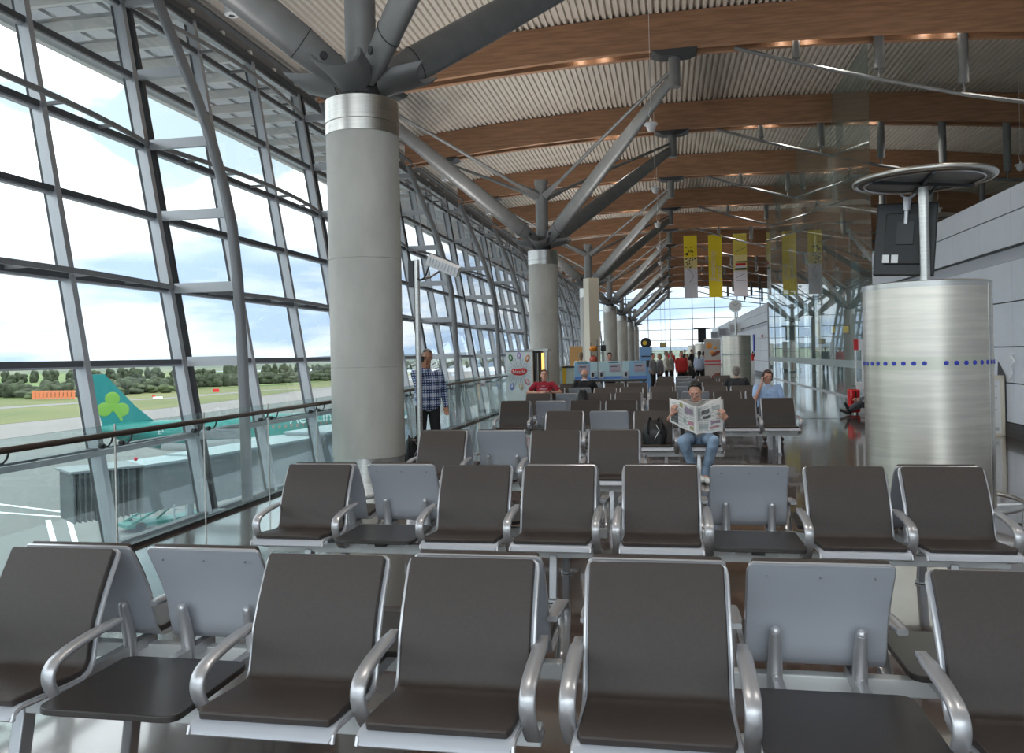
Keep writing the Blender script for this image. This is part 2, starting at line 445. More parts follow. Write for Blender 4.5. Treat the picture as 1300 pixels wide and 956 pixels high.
# ------------------------------------------------------------------ arched glulam beams
def beam_things():
    XS = [-10.0 + 30.0*i/40 for i in range(41)]
    proto = None
    for k, Y in enumerate(BEAM_Y):
        if proto is None:
            r = empty('roof_beam', (0, Y, 0)); proto = r
            for y0 in (-.36, .18):
                b = MB(); n = len(XS)
                for x0, x1 in zip(XS, XS[1:]):
                    pass
                rows = [[b.bm.verts.new(p) for p in ((x, y0, zb(x)), (x, y0+.18, zb(x)), (x, y0+.18, zb(x)+1.0), (x, y0, zb(x)+1.0))] for x in XS]
                for A, B in zip(rows, rows[1:]):
                    for j in range(4): b._f([A[j], B[j], B[(j+1)%4], A[(j+1)%4]])
                b._f(rows[0]); b._f(rows[-1][::-1])
                b.build('timber_lamination', M_WOOD, r)
            b = MB()
            for x0, x1 in zip(XS, XS[1:]):
                b.hexa([(x0, -.18, zb(x0)+.25), (x1, -.18, zb(x1)+.25), (x1, .18, zb(x1)+.25), (x0, .18, zb(x0)+.25), (x0, -.18, zb(x0)+.9), (x1, -.18, zb(x1)+.9), (x1, .18, zb(x1)+.9), (x0, .18, zb(x0)+.9)])
            b.build('gap_filler', M_DARK, r)
            tie = [(2.0, 9.92), (2.6, 9.72), (3.6, 9.38), (5.7, 8.76), (7.75, 8.2), (9.8, 7.75), (11.9, 7.45), (14, 7.35), (16, 7.45), (18, 7.75), (19.8, 8.1)]
            MB().tube([(x, 0, z) for x, z in tie], .055, 8).build('tie_rod', M_STEEL, r)
            for x, z in tie[2:-1]:
                zt = zb(x)+.1; zl = z + (.12 if x < 4 else .28)
                MB().tube([(x, 0, zt), (x, 0, zl)], .13 if x > 4 else .10, 12).tube([(x, 0, zl), (x, 0, z)], .035, 8).build('post', M_STEEL, r)
            for x in (-1.9, 3.6, 7.2):
                for d in (-.33, .33):
                    MB().lathe([(0, 0), (.07, 0), (.07, .05), (0, .05)], n=12, c=(x+d, 0, zb(x+d)+.12)).build('downlight', M_LAMP, r)
        else:
            r = copy_tree(proto); r.location.y = Y
        nm = 'nearest' if k == 2 else ORD[k]
        tag(r, 'arched twin timber roof beam with steel tie rod, %s one from the camera end' % ORD[k], 'roof beam', 'arched timber roof beams')
beam_things()

# ------------------------------------------------------------------ tree columns
HX_R, HX_L = .38, -8.5
def tree_column():
    r = empty('tree_column', (0, 0, 0))
    MB().lathe([(0, .33), (.487, .33), (.49, .34), (.49, 1.525), (.484, 1.53), (.49, 1.535), (.49, 2.975), (.484, 2.98), (.49, 2.985), (.49, 4.66), (0, 4.66)], n=48).build('concrete_shaft', M_CONC, r)
    MB().lathe([(0, 0), (.475, 0), (.475, .33), (0, .33)], n=48).build('base_sleeve', M_STAIN, r)
    MB().lathe([(0, 4.66), (.50, 4.66), (.50, 4.795), (.488, 4.80), (.488, 4.815), (.50, 4.82), (.50, 5.12), (.46, 5.14), (0, 5.14)], n=48).build('steel_collar', M_STAIN, r)
    MB().lathe([(0, 5.14), (.30, 5.14), (.26, 5.35), (.24, 5.6), (0, 5.6)], n=24).build('hub', M_DKSTEEL, r)
    MB().tube([(0,0,5.5), (0,0,7.35)], .21, 24).tube([(0,0,7.35), (0,0,7.5)], .235, 24).build('upper_post', M_STEEL, r)
    # curled base plates in the four cardinal directions
    for q in range(4):
        R = Matrix.Rotation(q*PI/2, 3, 'Z'); b = MB()
        n = 8; outer = []; inner = []
        for i in range(n+1):
            a = PI*(1.0 + i/n)               # trough section, open upwards
            oy, oz = .29*math.cos(a), .26*math.sin(a)
            outer.append((oy, oz)); inner.append((oy*.88, oz*.88))
        ring = outer + inner[::-1]
        def P(u, oy, oz):  # u 0..1 outward
            x = .30 + .52*u; k = 1 - .35*u
            zz = 5.46 + .06*u + oz*k
            xx = x + (.16*(oz+.24)/.24*u)
            return R @ V((xx, oy*(1+.25*u), zz))
        A = [b.bm.verts.new(P(0, *p)) for p in ring]; B = [b.bm.verts.new(P(1, *p)) for p in ring]
        m = len(ring)
        for i in range(m): b._f([A[i], A[(i+1)%m], B[(i+1)%m], B[i]])
        for i in range(n):
            b._f([A[i], A[i+1], A[m-2-i], A[m-1-i]]); b._f([B[i+1], B[i], B[m-1-i], B[m-2-i]])
        b.build('curled_base_plate', M_STEEL, r, sharp=50)
    for sx, sy in ((1,-1), (1,1), (-1,1), (-1,-1)):
        hx = (HX_R if sx > 0 else HX_L) + 4.02; hz = zb(HX_R)-.62 if sx > 0 else zb(HX_L)-.3
        a = V((.16*sx, .16*sy, 5.42)); e = V((hx, 4.2*sy, hz)); d = (e-a)
        pts = [a + d*t for t in (0, .04, .10, .30, .6, .85, .96, 1.0)]
        s = MB().tube(pts, [.09, .125, .14, .145, .135, .11, .09, .055], 20, ell=1.8).build('strut', M_STEEL, r)
        # joint line and pin near the foot
        dn = d.normalized(); side = dn.cross(V((0,0,1))).normalized(); p = a + dn*.42
        MB().tube([p - side*.150, p + side*.150], .055, 14).build('pin', M_DKSTEEL, s)
        p2 = a + dn*.72; MB().tube([p2, p2+dn*.012], .1455, 24, ell=1.79).build('joint_ring', M_DARK, s)
        # slender upper rod with its gusset
        a2 = V((.2*sx*.7, .2*sy*.7, 7.0)); g = a2 + (e-a2).normalized()*.9; e2 = e + V((0,0,.22))
        MB().tube([g, a2.lerp(e2, .5), e2], [.06, .055, .05], 10).tube([a2, g], [.17, .065], 4, ell=2.0 if False else 1.0).build('upper_rod', M_STEEL, r)
        # head hanging from the beam
        zb_ = zb(hx-4.02)
        MB().tube([(hx, 4.2*sy, zb_-.95 if sx > 0 else zb_-.45), (hx, 4.2*sy, zb_-.1)], .16, 16).build('head_cylinder', M_STEEL, r)
        x = hx; y = 4.2*sy
        MB().hexa([(x-.35, y-.25, zb_-.14), (x+.35, y-.25, zb_-.14), (x+.35, y+.25, zb_-.14), (x-.35, y+.25, zb_-.14),
                   (x-.62, y-.38, zb_-.01), (x+.62, y-.38, zb_-.01), (x+.62, y+.38, zb_-.01), (x-.62, y+.38, zb_-.01)]).build('bearing_plate', M_DKSTEEL, r)
    return r
tc0 = tree_column()
TCL = ['large round concrete column with branching steel struts, nearest the camera', 'second concrete tree column, behind the seated man in red', 'third concrete tree column, mostly behind the cream pylon',
       'fourth concrete tree column, just right of the cream pylon', 'fifth concrete tree column from the camera, above the blue terminals', 'sixth concrete tree column from the camera, slim in the distance', 'farthest concrete tree column by the end windows']
for i in range(7):
    o = tc0 if i == 0 else copy_tree(tc0)
    o.location = (-4.02, 10.75+16.8*i, 0)
    tag(o, TCL[i], 'column', 'concrete tree columns along the seating')

# ------------------------------------------------------------------ balustrade
def balustrade():
    r = empty('glass_balustrade', (-4.74, 0, 0), label='long glass balustrade with steel handrail along the edge of the floor beside the glazed wall', cat='balustrade')
    y = 6.41 - 1.4*4; ys = []
    while y < 62: ys.append(y); y += 1.4
    for a, c in zip(ys, ys[1:]):
        MB().box(-.009, .009, a+.012, c-.012, .03, 1.12).build('glass_panel', G_RAIL, r)
    MB().tube([(.07, ys[0], 1.045), (.07, ys[-1], 1.045)], .026, 12).build('handrail', mat('handrail_bronze', (.13, .10, .085), .3, metal=.8), r)
    MB().box(-.045, .03, ys[0], ys[-1], 0, .035).build('kerb_channel', M_BASE, r)
    for q in ys:
        MB().tube([(.03, q, .0), (.03, q, 1.13)], .009, 8).build('slim_post', M_STAIN, r)
        for d in (-.13, .13):
            MB().tube([(.0, q+d, .95), (.06, q+d, .95), (.068, q+d+.03, .98), (.07, q+d+.05, 1.03)], .008, 6).tube([(-.02, q+d, .95), (.02, q+d, .95)], .022, 10).build('rail_bracket', M_DKSTEEL, r)
    return r
balustrade()

# ------------------------------------------------------------------ beam seating (back to back units)
PITCH = .597
PROF = [(-.625, .395), (-.615, .418), (-.58, .428), (-.46, .418), (-.33, .405), (-.265, .405), (-.225, .42), (-.20, .455), (-.185, .51), (-.165, .60), (-.122, .69), (-.078, .765), (-.040, .825), (-.031, .84), (-.028, .845), (-.025, .849), (-.023, .853)]
def cat_mull(P, k=4):
    out = []
    for i in range(len(P)-1):
        p0 = P[max(i-1,0)]; p1 = P[i]; p2 = P[i+1]; p3 = P[min(i+2, len(P)-1)]
        for j in range(k):
            t = j/k
            out.append(tuple(.5*((2*p1[c]) + (-p0[c]+p2[c])*t + (2*p0[c]-5*p1[c]+4*p2[c]-p3[c])*t*t + (-p0[c]+3*p1[c]-3*p2[c]+p3[c])*t**3) for c in range(len(p1))))
    out.append(P[-1]); return out
def wshell(hw, R):
    def f(l, L):
        d = min(l, L-l)
        return hw if d >= R else hw - (R - math.sqrt(max(0, R*R-(R-d)**2)))
    return f
def seat_shell_mesh():
    return MB().sheet(PROF, wshell(.257, .014), .013, side=1)
CP = [p for p in PROF[2:-1]]
def cushion_bm():
    b = MB(); off = []
    prof = [(-.60, .423)] + PROF[2:-1]
    pts = [V((0, y, z)) for y, z in prof]; q = []
    for i, p in enumerate(pts):
        d = (pts[min(i+1, len(pts)-1)] - pts[max(i-1,0)]).normalized(); q.append(p + V((0, -d.z, d.y))*.012)
    return b.sheet([(p.y, p.z) for p in q], wshell(.245, .012), .028, side=1)
ARM = cat_mull([(-.11, .592), (-.24, .588), (-.36, .578), (-.455, .560), (-.497, .535), (-.508, .50), (-.495, .46), (-.46, .41), (-.42, .365), (-.38, .34), (-.30, .335)], 3)
def arm_bm():
    b = MB(); pts = ARM; n = len(pts)
    rings = []
    for i, (y, z) in enumerate(pts):
        y0, z0 = pts[max(i-1,0)]; y1, z1 = pts[min(i+1, n-1)]; d = V((0, y1-y0, z1-z0)).normalized(); nr = V((0, -d.z, d.y))
        t = .011; w = .027 if i > 1 else .02
        c = V((0, y, z)); rr = []
        for (a, e) in ((-w, -t*.5), (-w*.8, -t), (w*.8, -t), (w, -t*.5), (w, t*.5), (w*.8, t), (-w*.8, t), (-w, t*.5)):
            rr.append(b.bm.verts.new(c + V((a, 0, 0)) + nr*e))
        rings.append(rr)
    for A, B in zip(rings, rings[1:]):
        for j in range(8): b._f([A[j], A[(j+1)%8], B[(j+1)%8], B[j]])
    b._f(rings[0][::-1]); b._f(rings[-1]); return b

shell_proto = cush_proto = arm_proto = brk_proto = table_proto = None
def inst(proto_obj, parent, loc, rz=0):
    o = proto_obj.copy(); COL.objects.link(o); o.parent = parent; o.location = loc; o.rotation_euler = (0, 0, rz)
    for ch in list(proto_obj.children):
        c = ch.copy(); COL.objects.link(c); c.parent = o
    return o
def seating(name, n, front, rear):
    global shell_proto, arm_proto, table_proto
    r = empty(name, (0,0,0))
    def put(kind, x, rz):
        global shell_proto, table_proto
        if kind == 'c':
            if shell_proto is None:
                s = seat_shell_mesh().build('seat_shell', M_SHELL, r, sharp=50); s.location = (x, 0, 0); s.rotation_euler = (0,0,rz)
                c = cushion_bm().build('cushion', M_CUSH, s, sharp=60, bevel=.007); c['label'] = 'dark brown padded cushion'
                for d in (-.155, .155):
                    k = MB().tube([(d, -.165, .33), (d, -.160, .42), (d, -.142, .50), (d, -.118, .575)], [.030, .029, .026, .022], 12).ball((d, -.118, .577), .022, 10, 6)
                    for zz in (.36, .40): k.ball((d, -.129-(.40-zz)*.1, zz), .005, 6, 4)
                    k.build('back_bracket', M_RIM, s)
                rim = MB()
                for d in (-.19, 0, .19): rim.ball((d, -.040, .805), .005, 6, 4)
                rim.build('screw_heads', M_STEEL, s)
                # light edge trim following the shell outline
                W = .257; e = MB(); P2 = [(-.003+y, z) for y, z in PROF]
                for sg in (-1, 1):
                    L = [(sg*W, y-.006, z+.002) for y, z in P2[:-4]]; e.tube(L, .0075, 6)
                e.tube([(-W, P2[-5][0]-.006, P2[-5][1]), (-W+.006, -.034, .85), (-W+.016, -.030, .857), (W-.016, -.030, .857), (W-.006, -.034, .85), (W, P2[-5][0]-.006, P2[-5][1])], .0075, 6)
                e.tube([(-W, -.625, .40), (W, -.625, .40)], .008, 6)
                e.build('edge_trim', M_RIM, s)
                shell_proto = s
            else: inst(shell_proto, r, (x, 0, 0), rz)
        elif kind == 't':
            if table_proto is None:
                b = MB(); P = []
                for cx, cy in ((.225, -.14), (-.225, -.14), (-.225, -.56), (.225, -.56)):
                    for j in range(5):
                        a0 = {(1,1): 0, (-1,1): PI/2, (-1,-1): PI, (1,-1): 1.5*PI}[(1 if cx > 0 else -1, 1 if cy > -.3 else -1)]
                        a = a0 + PI/2*j/4; P.append((cx+.05*math.cos(a), cy+.05*math.sin(a)))
                b.prism(P, 'z', .415, .44); b.box(-.04, .04, -.45, -.22, .36, .415)
                t = b.build('table_top', M_TABLE, r, bevel=.004); t.location = (x, 0, 0); t.rotation_euler = (0,0,rz); t['label'] = 'dark square side table in place of a seat'
                table_proto = t
            else: inst(table_proto, r, (x, 0, 0), rz)
    for i in range(n):
        put(front[i], i*PITCH, 0)
    for i in range(n):
        put(rear[i], i*PITCH, PI)
    for i in range(n+1):
        x = (i-.5)*PITCH + (.015 if i == 0 else -.015 if i == n else 0)
        for rz in (0, PI):
            if arm_proto is None:
                a = arm_bm().build('armrest', M_RIM, r, sharp=50); a.location = (x, 0, 0); arm_proto = a
            else: inst(arm_proto, r, (x, 0, 0), rz)
    L0, L1 = -.5*PITCH, (n-.5)*PITCH
    for y in (-.30, .30):
        MB().box(L0, L1, y-.03, y+.03, .285, .355).build('support_beam', M_RAIL, r, bevel=.006)
    for i in range(n):
        for d in (-.15, .15):
            MB().box(i*PITCH+d-.02, i*PITCH+d+.02, -.34, .34, .345, .392).build('seat_clip', M_RIM, r)
    for x in (0.02, (n-1)*PITCH-.02):
        b = MB()
        for sg in (-1, 1):
            b.bar((x, .30*sg, .30), (x, .36*sg, .02), .05, .07, up=(0,1,0)); b.lathe([(0,0), (.04,0), (.04,.02), (0,.03)], c=(x, .365*sg, 0), n=14)
        b.box(x-.025, x+.025, -.32, .32, .27, .31)
        b.build('leg_frame', M_RIM, r, bevel=.005)
    return r
ROW_Y = {1: 3.165, 2: 5.83, 3: 8.50, 4: 11.3, 5: 13.9, 6: 16.5, 7: 19.15, 8: 21.8, 9: 24.5, 10: 27.2}
base4 = seating('seating_bench', 4, 'ctcc', 'cctc')
long4 = None
PLACES = []
for k in range(1, 11):
    if k == 3: PLACES.append((3, 'A', -2.33))
    elif k == 4: PLACES.append((4, 'A', -1.385))
    elif k > 8: PLACES.append((k, 'B', -.055))
    else: PLACES.append((k, 'A', -2.545 - (.05 if k == 7 else 0))); PLACES.append((k, 'B', -.055 - (.08 if k == 7 else 0)))
for i, (k, sd, x) in enumerate(PLACES):
    o = base4 if i == 0 else copy_tree(base4)
    o.location = (x, ROW_Y[k], 0)
    sw = {'A': 'left', 'B': 'right'}[sd]
    rw = {1: 'closest row at the bottom edge', 2: 'second row from the camera', 3: 'third row, standing alone before the column', 4: 'fourth row, the one with the newspaper reader', 5: 'fifth row from the camera',
          6: 'sixth row from the camera', 7: 'seventh row from the camera', 8: 'eighth row from the camera', 9: 'ninth row from the camera', 10: 'farthest, tenth row from the camera'}[k]
    lb = 'back-to-back four-place dark seats on aluminium beam, ' + rw + ('' if k in (3, 4) else ', %s unit' % sw)
    tag(o, lb, 'bench', 'back-to-back airport seating units')

# ------------------------------------------------------------------ stainless information drums with canopy discs
def drum(loc, with_tv, label, cyl_only=False):
    r = empty('information_drum', loc, label=label, cat='information point', group='stainless drums along the aisle')
    b = MB().lathe([(0, .16), (.545, .16), (.555, .17), (.555, 2.18), (.552, 2.24), (.53, 2.25), (0, 2.25)], n=64)
    b.build('drum_shell', M_STAINP, r)
    MB().lathe([(.558, 1.44), (.558, 1.56), (.556, 1.56), (.556, 1.44)], n=64, closed=True).build('light_band', mat('drum_band', (.62, .60, .50), .3, metal=.8), r)
    for z in (2.19,): MB().lathe([(.557, z), (.557, z+.05), (.555, z+.05), (.555, z)], n=64, closed=True).build('rim_band', M_STAIN, r)
    for a in (-38, 142):
        an = math.radians(a); MB().bar((.552*math.cos(an), .552*math.sin(an), .18), (.552*math.cos(an), .552*math.sin(an), 2.22), .012, .05, up=(-math.sin(an), math.cos(an), 0)).build('seam_strip', M_STAIN, r)
    for j in range(40):
        if j in (29,): continue
        an = 2*PI*j/40; p = V((.556*math.cos(an), .556*math.sin(an), 1.50)); n_ = V((math.cos(an), math.sin(an), 0))
        MB().tube([p, p+n_*.006], .021, 12).build('blue_stud', M_BLUE, r)
    MB().lathe([(0, 0), (.50, 0), (.50, .16), (0, .16)], n=48).build('plinth', M_DKSTEEL, r)
    b = MB().torus((0,0,.20), .78, .022, 56, 10)
    b.build('foot_rail', M_STAIN, r)
    for j in range(6):
        an = 2*PI*j/6 + .85; c, s_ = math.cos(an), math.sin(an)
        MB().bar((.78*c, .78*s_, 0.01), (.78*c, .78*s_, .19), .035, .02).lathe([(0,0), (.05,0), (.05,.012), (0,.012)], c=(.78*c, .78*s_, 0), n=16).bar((.55*c, .55*s_, .17), (.78*c, .78*s_, .19), .03, .015).build('foot_rail_leg', M_STAIN, r)
    MB().tube([(0,0,2.25), (0,0, 3.17 if loc[1] < 60 else 2.35)], .045, 20).build('pole', M_STAIN, r)
    if not cyl_only:
        MB().lathe([(0, 3.225), (.58, 3.225), (.58, 3.235), (0, 3.235)], n=56).build('canopy_disc', M_STEEL, r)
        b = MB().torus((0,0,3.24), .60, .028, 64, 12); b.torus((0,0,3.215), .52, .010, 64, 6); b.build('canopy_rim', M_STAIN, r)
        b = MB()
        for an in (.4, 1.45): b.bar((-.56*math.cos(an), -.56*math.sin(an), 3.20), (.56*math.cos(an), .56*math.sin(an), 3.20), .03, .03)
        b.bar((0,0,3.05), (.16, .06, 3.21), .02, .02); b.build('canopy_rib', M_DKSTEEL, r)
    return r
d1 = drum((2.44, 8.48, 0), True, 'big stainless steel drum with blue studs, pole and round canopy, in the right foreground')
def tv(parent_loc, rz, label, s=1.0):
    r = empty('display_screen', parent_loc, rz, label=label, cat='screen')
    MB().box(-.27*s, .27*s, -.03, .03, -.36*s, .36*s).build('screen_casing', M_BLACK, r, bevel=.012)
    MB().prism([(-.18*s, -.25*s), (.18*s, -.25*s), (.18*s, .25*s), (-.18*s, .25*s)], 'y', -.055, -.03).build('rear_housing', mat('casing_satin_black', (.012, .012, .013), .45), r, bevel=.008)
    b = MB(); b.box(-.075*s, .075*s, -.075, -.055, -.06*s, .16*s); b.build('mount_plate', M_DKSTEEL, r)
    b = MB(); b.box(-.19*s, -.13*s, -.0585, -.055, -.24*s, -.16*s); b.box(-.11*s, -.05*s, -.0585, -.055, -.24*s, -.16*s); b.build('rating_label', M_WHITE, r)
    b = MB().tube([(0, -.065, .14*s), (0, -.065, .40*s)], .02, 10).tube([(0, -.065, .27*s), (0, -.065, .40*s)], .035, 12)
    for sg in (-1, 1): b.bar((0, -.065, .38*s), (.07*sg, -.065, .44*s), .02, .02)
    b.build('ceiling_bracket', M_RIM, r)
    return r
t_ = tv((2.32, 8.66, 2.70), math.radians(-20), 'black screen seen from behind, hanging under the round canopy of the near drum'); t_.rotation_euler = (math.radians(-6), math.radians(4), math.radians(-20))

def clock(loc):
    r = empty('drum_clock', loc, label='round white clock on a pole above the second stainless drum', cat='clock')
    MB().tube([(0, -.06, 0), (0, .06, 0)], .25, 32).build('clock_case', M_STAIN, r)
    MB().tube([(0, -.068, 0), (0, -.061, 0)], .21, 32).build('dial', M_WHITE, r)
    b = MB().bar((0, -.072, 0), (-.08, -.072, .09), .012, .006, up=(0,1,0)).bar((0, -.072, 0), (.11, -.072, .1), .01, .006, up=(0,1,0))
    for j in range(12):
        a = 2*PI*j/12; b.bar((.17*math.cos(a), -.072, .17*math.sin(a)), (.195*math.cos(a), -.072, .195*math.sin(a)), .01, .006, up=(0,1,0))
    b.build('clock_hands', M_BLACK, r)
    return r
d2 = drum((2.72, 33.8, 0), False, 'second stainless drum in the middle distance with a clock above it', cyl_only=True)
clock((2.72, 33.8, 3.42))
d3 = drum((2.75, 66.0, 0), False, 'third stainless drum far away with a dark screen on top', cyl_only=True)
r = empty('display_screen', (2.75, 66, 2.9), label='small dark screen with flat cap above the far stainless drum', cat='screen')
MB().box(-.3, .3, -.2, .2, -.55, .5).build('screen_box', M_BLACK, r); MB().box(-.62, .62, -.3, .3, .5, .57).build('cap', M_DKSTEEL, r)
drum((2.6, 82.0, 0), False, 'fourth and farthest stainless drum near the end windows', cyl_only=True)

# ------------------------------------------------------------------ hanging domes, cylinder lights, banners
def dome(loc, ztop, label):
    r = empty('hanging_dome_speaker', loc, label=label, cat='speaker', group='white domes hanging on wires')
    MB().lathe([(0, .10), (.15, .10), (.17, .07), (.17, .045), (.13, .03), (0, .03)], n=28).build('dish', M_WHITE, r)
    MB().ball((0,0,-.01), .12, 20, 12).build('globe', M_WHITE, r)
    b = MB().tube([(0,0,.10), (0,0,.2)], .03, 8); b.tube([(0,0,.2), (-.06,0,.34), (.015,0,.55), (0,0,.75), (0,0,ztop-loc[2])], .006, 5)
    b.build('suspension_wire', M_RAIL, r); return r
for i in range(8):
    Y = 21.6+8.4*i
    dome((-.27, Y, 7.45), zb(0)+1.0, 'white dome speaker hanging on a wire over the seats, %s from the camera' % ORD[i])
for i in range(3):
    dome((11.6, 29.9+8.4*i, 7.5), zb(11.6)+1.0, 'white dome speaker hanging on a wire above the right wall, %s one' % ORD[i])
for i in range(9):
    Y = 15.8+8.4*i
    r = empty('cylinder_spotlight', (-8.7, Y, 8.8), label='short white cylinder spotlight under the left ceiling edge, %s from the camera' % ORD[i], cat='lamp', group='cylinder spotlights along the glazed wall')
    MB().lathe([(0,0), (.13, 0), (.15, .02), (.15, .34), (0, .34)], n=20).build('housing', M_WHITE, r)
    MB().tube([(0,0,.34), (0,0,zb(-8.7)+1.0-8.8)], .02, 6).build('stem', M_STEEL, r)
    MB().lathe([(0,-.006), (.06, -.006), (.06, 0), (0, 0)], n=12).build('lens', M_BLACK, r)

def banner(x, kind, label):
    r = empty('hanging_banner', (x, 60, 5.45), label=label, cat='banner')
    H_ = 4.42; w = .46; n = 24
    def strip(z0, z1, m, nm):
        b = MB(); rows = []
        k = max(2, int(n*(z1-z0)/H_))
        for i in range(k+1):
            z = z0+(z1-z0)*i/k; y = .03*math.sin(z*2.1+x); rows.append([b.bm.verts.new(p) for p in ((-w, y, z), (w, y+.02*math.sin(z), z), (w, y+.03+.02*math.sin(z), z), (-w, y+.03, z))])
        for A, B in zip(rows, rows[1:]):
            for j in range(4): b._f([A[j], A[(j+1)%4], B[(j+1)%4], B[j]])
        b._f(rows[0][::-1]); b._f(rows[-1]); b.build(nm, m, r)
    MB().tube([(-w-.05, .015, H_), (w+.05, .015, H_)], .02, 8).build('hanging_rod', M_STEEL, r)
    for sx in (-.4, .4): MB().tube([(sx, .015, H_), (sx, .015, zb(x)+.95-5.45)], .006, 4).build('hanging_wire', M_STEEL, r)
    rng = random.Random(int(x*10))
    if kind == 0:
        strip(0, 2.1, M_LILAC, 'pale_cloth'); strip(2.1, 2.9, mat('banner_mid', (.85, .74, .33), .7), 'blend_cloth'); strip(2.9, H_, M_YEL, 'yellow_cloth')
        b = MB()
        for i in range(26):
            cx = rng.uniform(-.4, .4); cz = rng.uniform(2.0, 3.6); s = rng.uniform(.03, .07); a = rng.uniform(0, 3)
            b.bar((cx-s*math.cos(a), -.05, cz-s*math.sin(a)), (cx+s*math.cos(a), -.05, cz+s*math.sin(a)), s*1.3, .008, up=(0,1,0))
        b.build('dark_flecks', M_BLACK, r)
        MB().tube([(-.3, -.05, 2.1), (.0, -.05, 1.9), (.2, -.05, 1.5), (-.1, -.05, 1.1)], .02, 6).tube([(.1, -.05, 1.0), (.44, -.05, 1.0)], .015, 6).build('faint_drawing', mat('lilac_print', (.38, .36, .44), .7), r)  # darker lilac lines printed on the pale cloth
    elif kind == 1:
        strip(0, H_, M_YEL, 'yellow_cloth')
        lt = mat('banner_letters', (.72, .68, .55), .7)
        t = text('Bookshop', 'lettering', .52, lt, r, (-.17, -.06, 2.25), (PI/2, -PI/2, 0), align='CENTER')
        t.location = (-.17, -.06, 2.2); t2 = text('Food', 'lettering', .52, lt, r, (.24, -.06, 1.62), (PI/2, -PI/2, 0))
    else:
        strip(0, 1.8, M_LILAC, 'pale_cloth'); strip(1.8, 2.9, mat('banner_mid', (.85, .74, .33), .7), 'blend_cloth'); strip(2.9, H_, mat('banner_dull_yellow', (.75, .64, .12), .7), 'yellow_cloth')
        MB().box(-.36, .42, -.06, -.05, 1.85, 1.98).box(-.25, .44, -.06, -.05, 2.38, 2.46).build('black_bars', M_BLACK, r)
        MB().box(-.32, .36, -.06, -.05, 2.16, 2.32).build('red_bar', M_RED, r); MB().box(-.34, .4, -.06, -.05, 2.0, 2.15).build('white_bar', M_WHITE, r)
        MB().bar((-.3, -.055, 3.1), (.35, -.055, 3.4), .03, .01, up=(0,1,0)).bar((-.3, -.055, 1.3), (.3, -.055, 1.6), .03, .01, up=(0,1,0)).bar((-.3, -.055, 1.1), (.4, -.055, 1.1), .03, .01, up=(0,1,0)).build('grey_lines', M_STEEL, r)
banner(1.82, 0, 'left hanging banner, yellow fading to pale grey with dark flecks')
banner(3.52, 1, 'middle hanging banner, plain yellow with Bookshop Food lettering')
banner(5.22, 2, 'right hanging banner, yellow over pale grey with black and red bars')

# ------------------------------------------------------------------ pole with tilted panel
r = empty('sign_pole', (-3.2, 10.45, 0), label='slim steel pole with black box and tilted grey panel beside the near column', cat='pole')
MB().tube([(0,0,0), (0,0,2.93)], .038, 16).lathe([(0,0), (.14,0), (.14,.015), (0,.015)], n=20).build('pole', M_STAIN, r)
MB().box(-.11, -.035, -.03, .06, 2.57, 2.92).build('junction_box', M_DKSTEEL, r, bevel=.006)
MB().bar((.16, 0, 2.93), (.57, 0, 2.745), .11, .135, up=(0, -.35, 1)).build('tilted_panel', M_WHITE, r, bevel=.008)
b = MB()
for j in range(9):
    u = (j+.8)/10; x = .16+.41*u; z = 2.93-.185*u; b.bar((x-.014, -.052, z-.055), (x+.026, -.075, z+.035), .006, .008, up=(0,1,0))
b.build('panel_slot', M_SHELL, r)
MB().tube([(.03, 0, 2.66), (.18, .03, 2.70), (.36, .08, 2.82)], .014, 8).build('support_arm', M_STAIN, r)
MB().tube(cat_mull([(.0, -.02, 2.70), (.05, -.03, 2.66), (.12, -.03, 2.70), (.16, 0, 2.82), (.22, .03, 2.93), (.27, .05, 2.92)]), .011, 8).build('cable', M_BLACK, r)

# ------------------------------------------------------------------ stands, terminals and signs in the middle distance
r = empty('advertising_lightbox', (-4.31, 24.2, 0), label='tall pale sweets advertising lightbox with red oval logo at the balustrade end', cat='advertising stand')
MB().box(-.40, .40, 0, .16, .05, 1.76).build('poster_body', mat('poster_pale_blue', (.78, .85, .87), .35), r, bevel=.01)
MB().box(-.415, .43, -.01, .17, 1.75, 1.79).box(-.415, .43, -.01, .17, 0, .06).build('frame', M_STEEL, r)
b = MB()
for j in range(28):
    a = 2*PI*j/28+.1; b.bar((.19*math.cos(a), -.012, 1.15+.14*math.sin(a)), (.36*math.cos(a), -.012, 1.15+.42*math.sin(a)), .012, .004, up=(0,1,0))
b.build('sunburst_rays', mat('ray_grey_blue', (.36, .48, .54), .5), r)
MB().ball((.0, -.012, 1.15), (.235, .012, .105), 24, 10).ball((.12, -.012, 1.19), (.12, .011, .075), 20, 8).ball((-.12, -.012, 1.17), (.12, .011, .085), 20, 8).build('red_logo', M_RED, r)
text('Nestlé', 'logo_lettering', .15, M_WHITE, r, (0, -.03, 1.155), (PI/2, 0, 0))
for j, (x, z, t, c) in enumerate([(-.25, 1.58, .25, (.03,.2,.05)), (.0, 1.64, 0, (.35,.25,.6)), (.26, 1.55, -.3, (.65,.22,.05)), (-.22, .72, -.2, (.2,.3,.7)), (.05, .72, .3, (.6,.5,.3)), (.24, .85, .5, (.7,.25,.25))]):
    m = mat('sweet_colour_%s' % 'abcdef'[j], c, .4)
    MB().ball((x, -.012, z), (.062, .01, .105), 16, 8, rot=Euler((0, -t, 0))).build('sweet_picture', m, r)
    MB().ball((x, -.018, z), (.03, .01, .06), 12, 6, rot=Euler((0, -t, 0))).build('sweet_centre', M_WHITE, r)

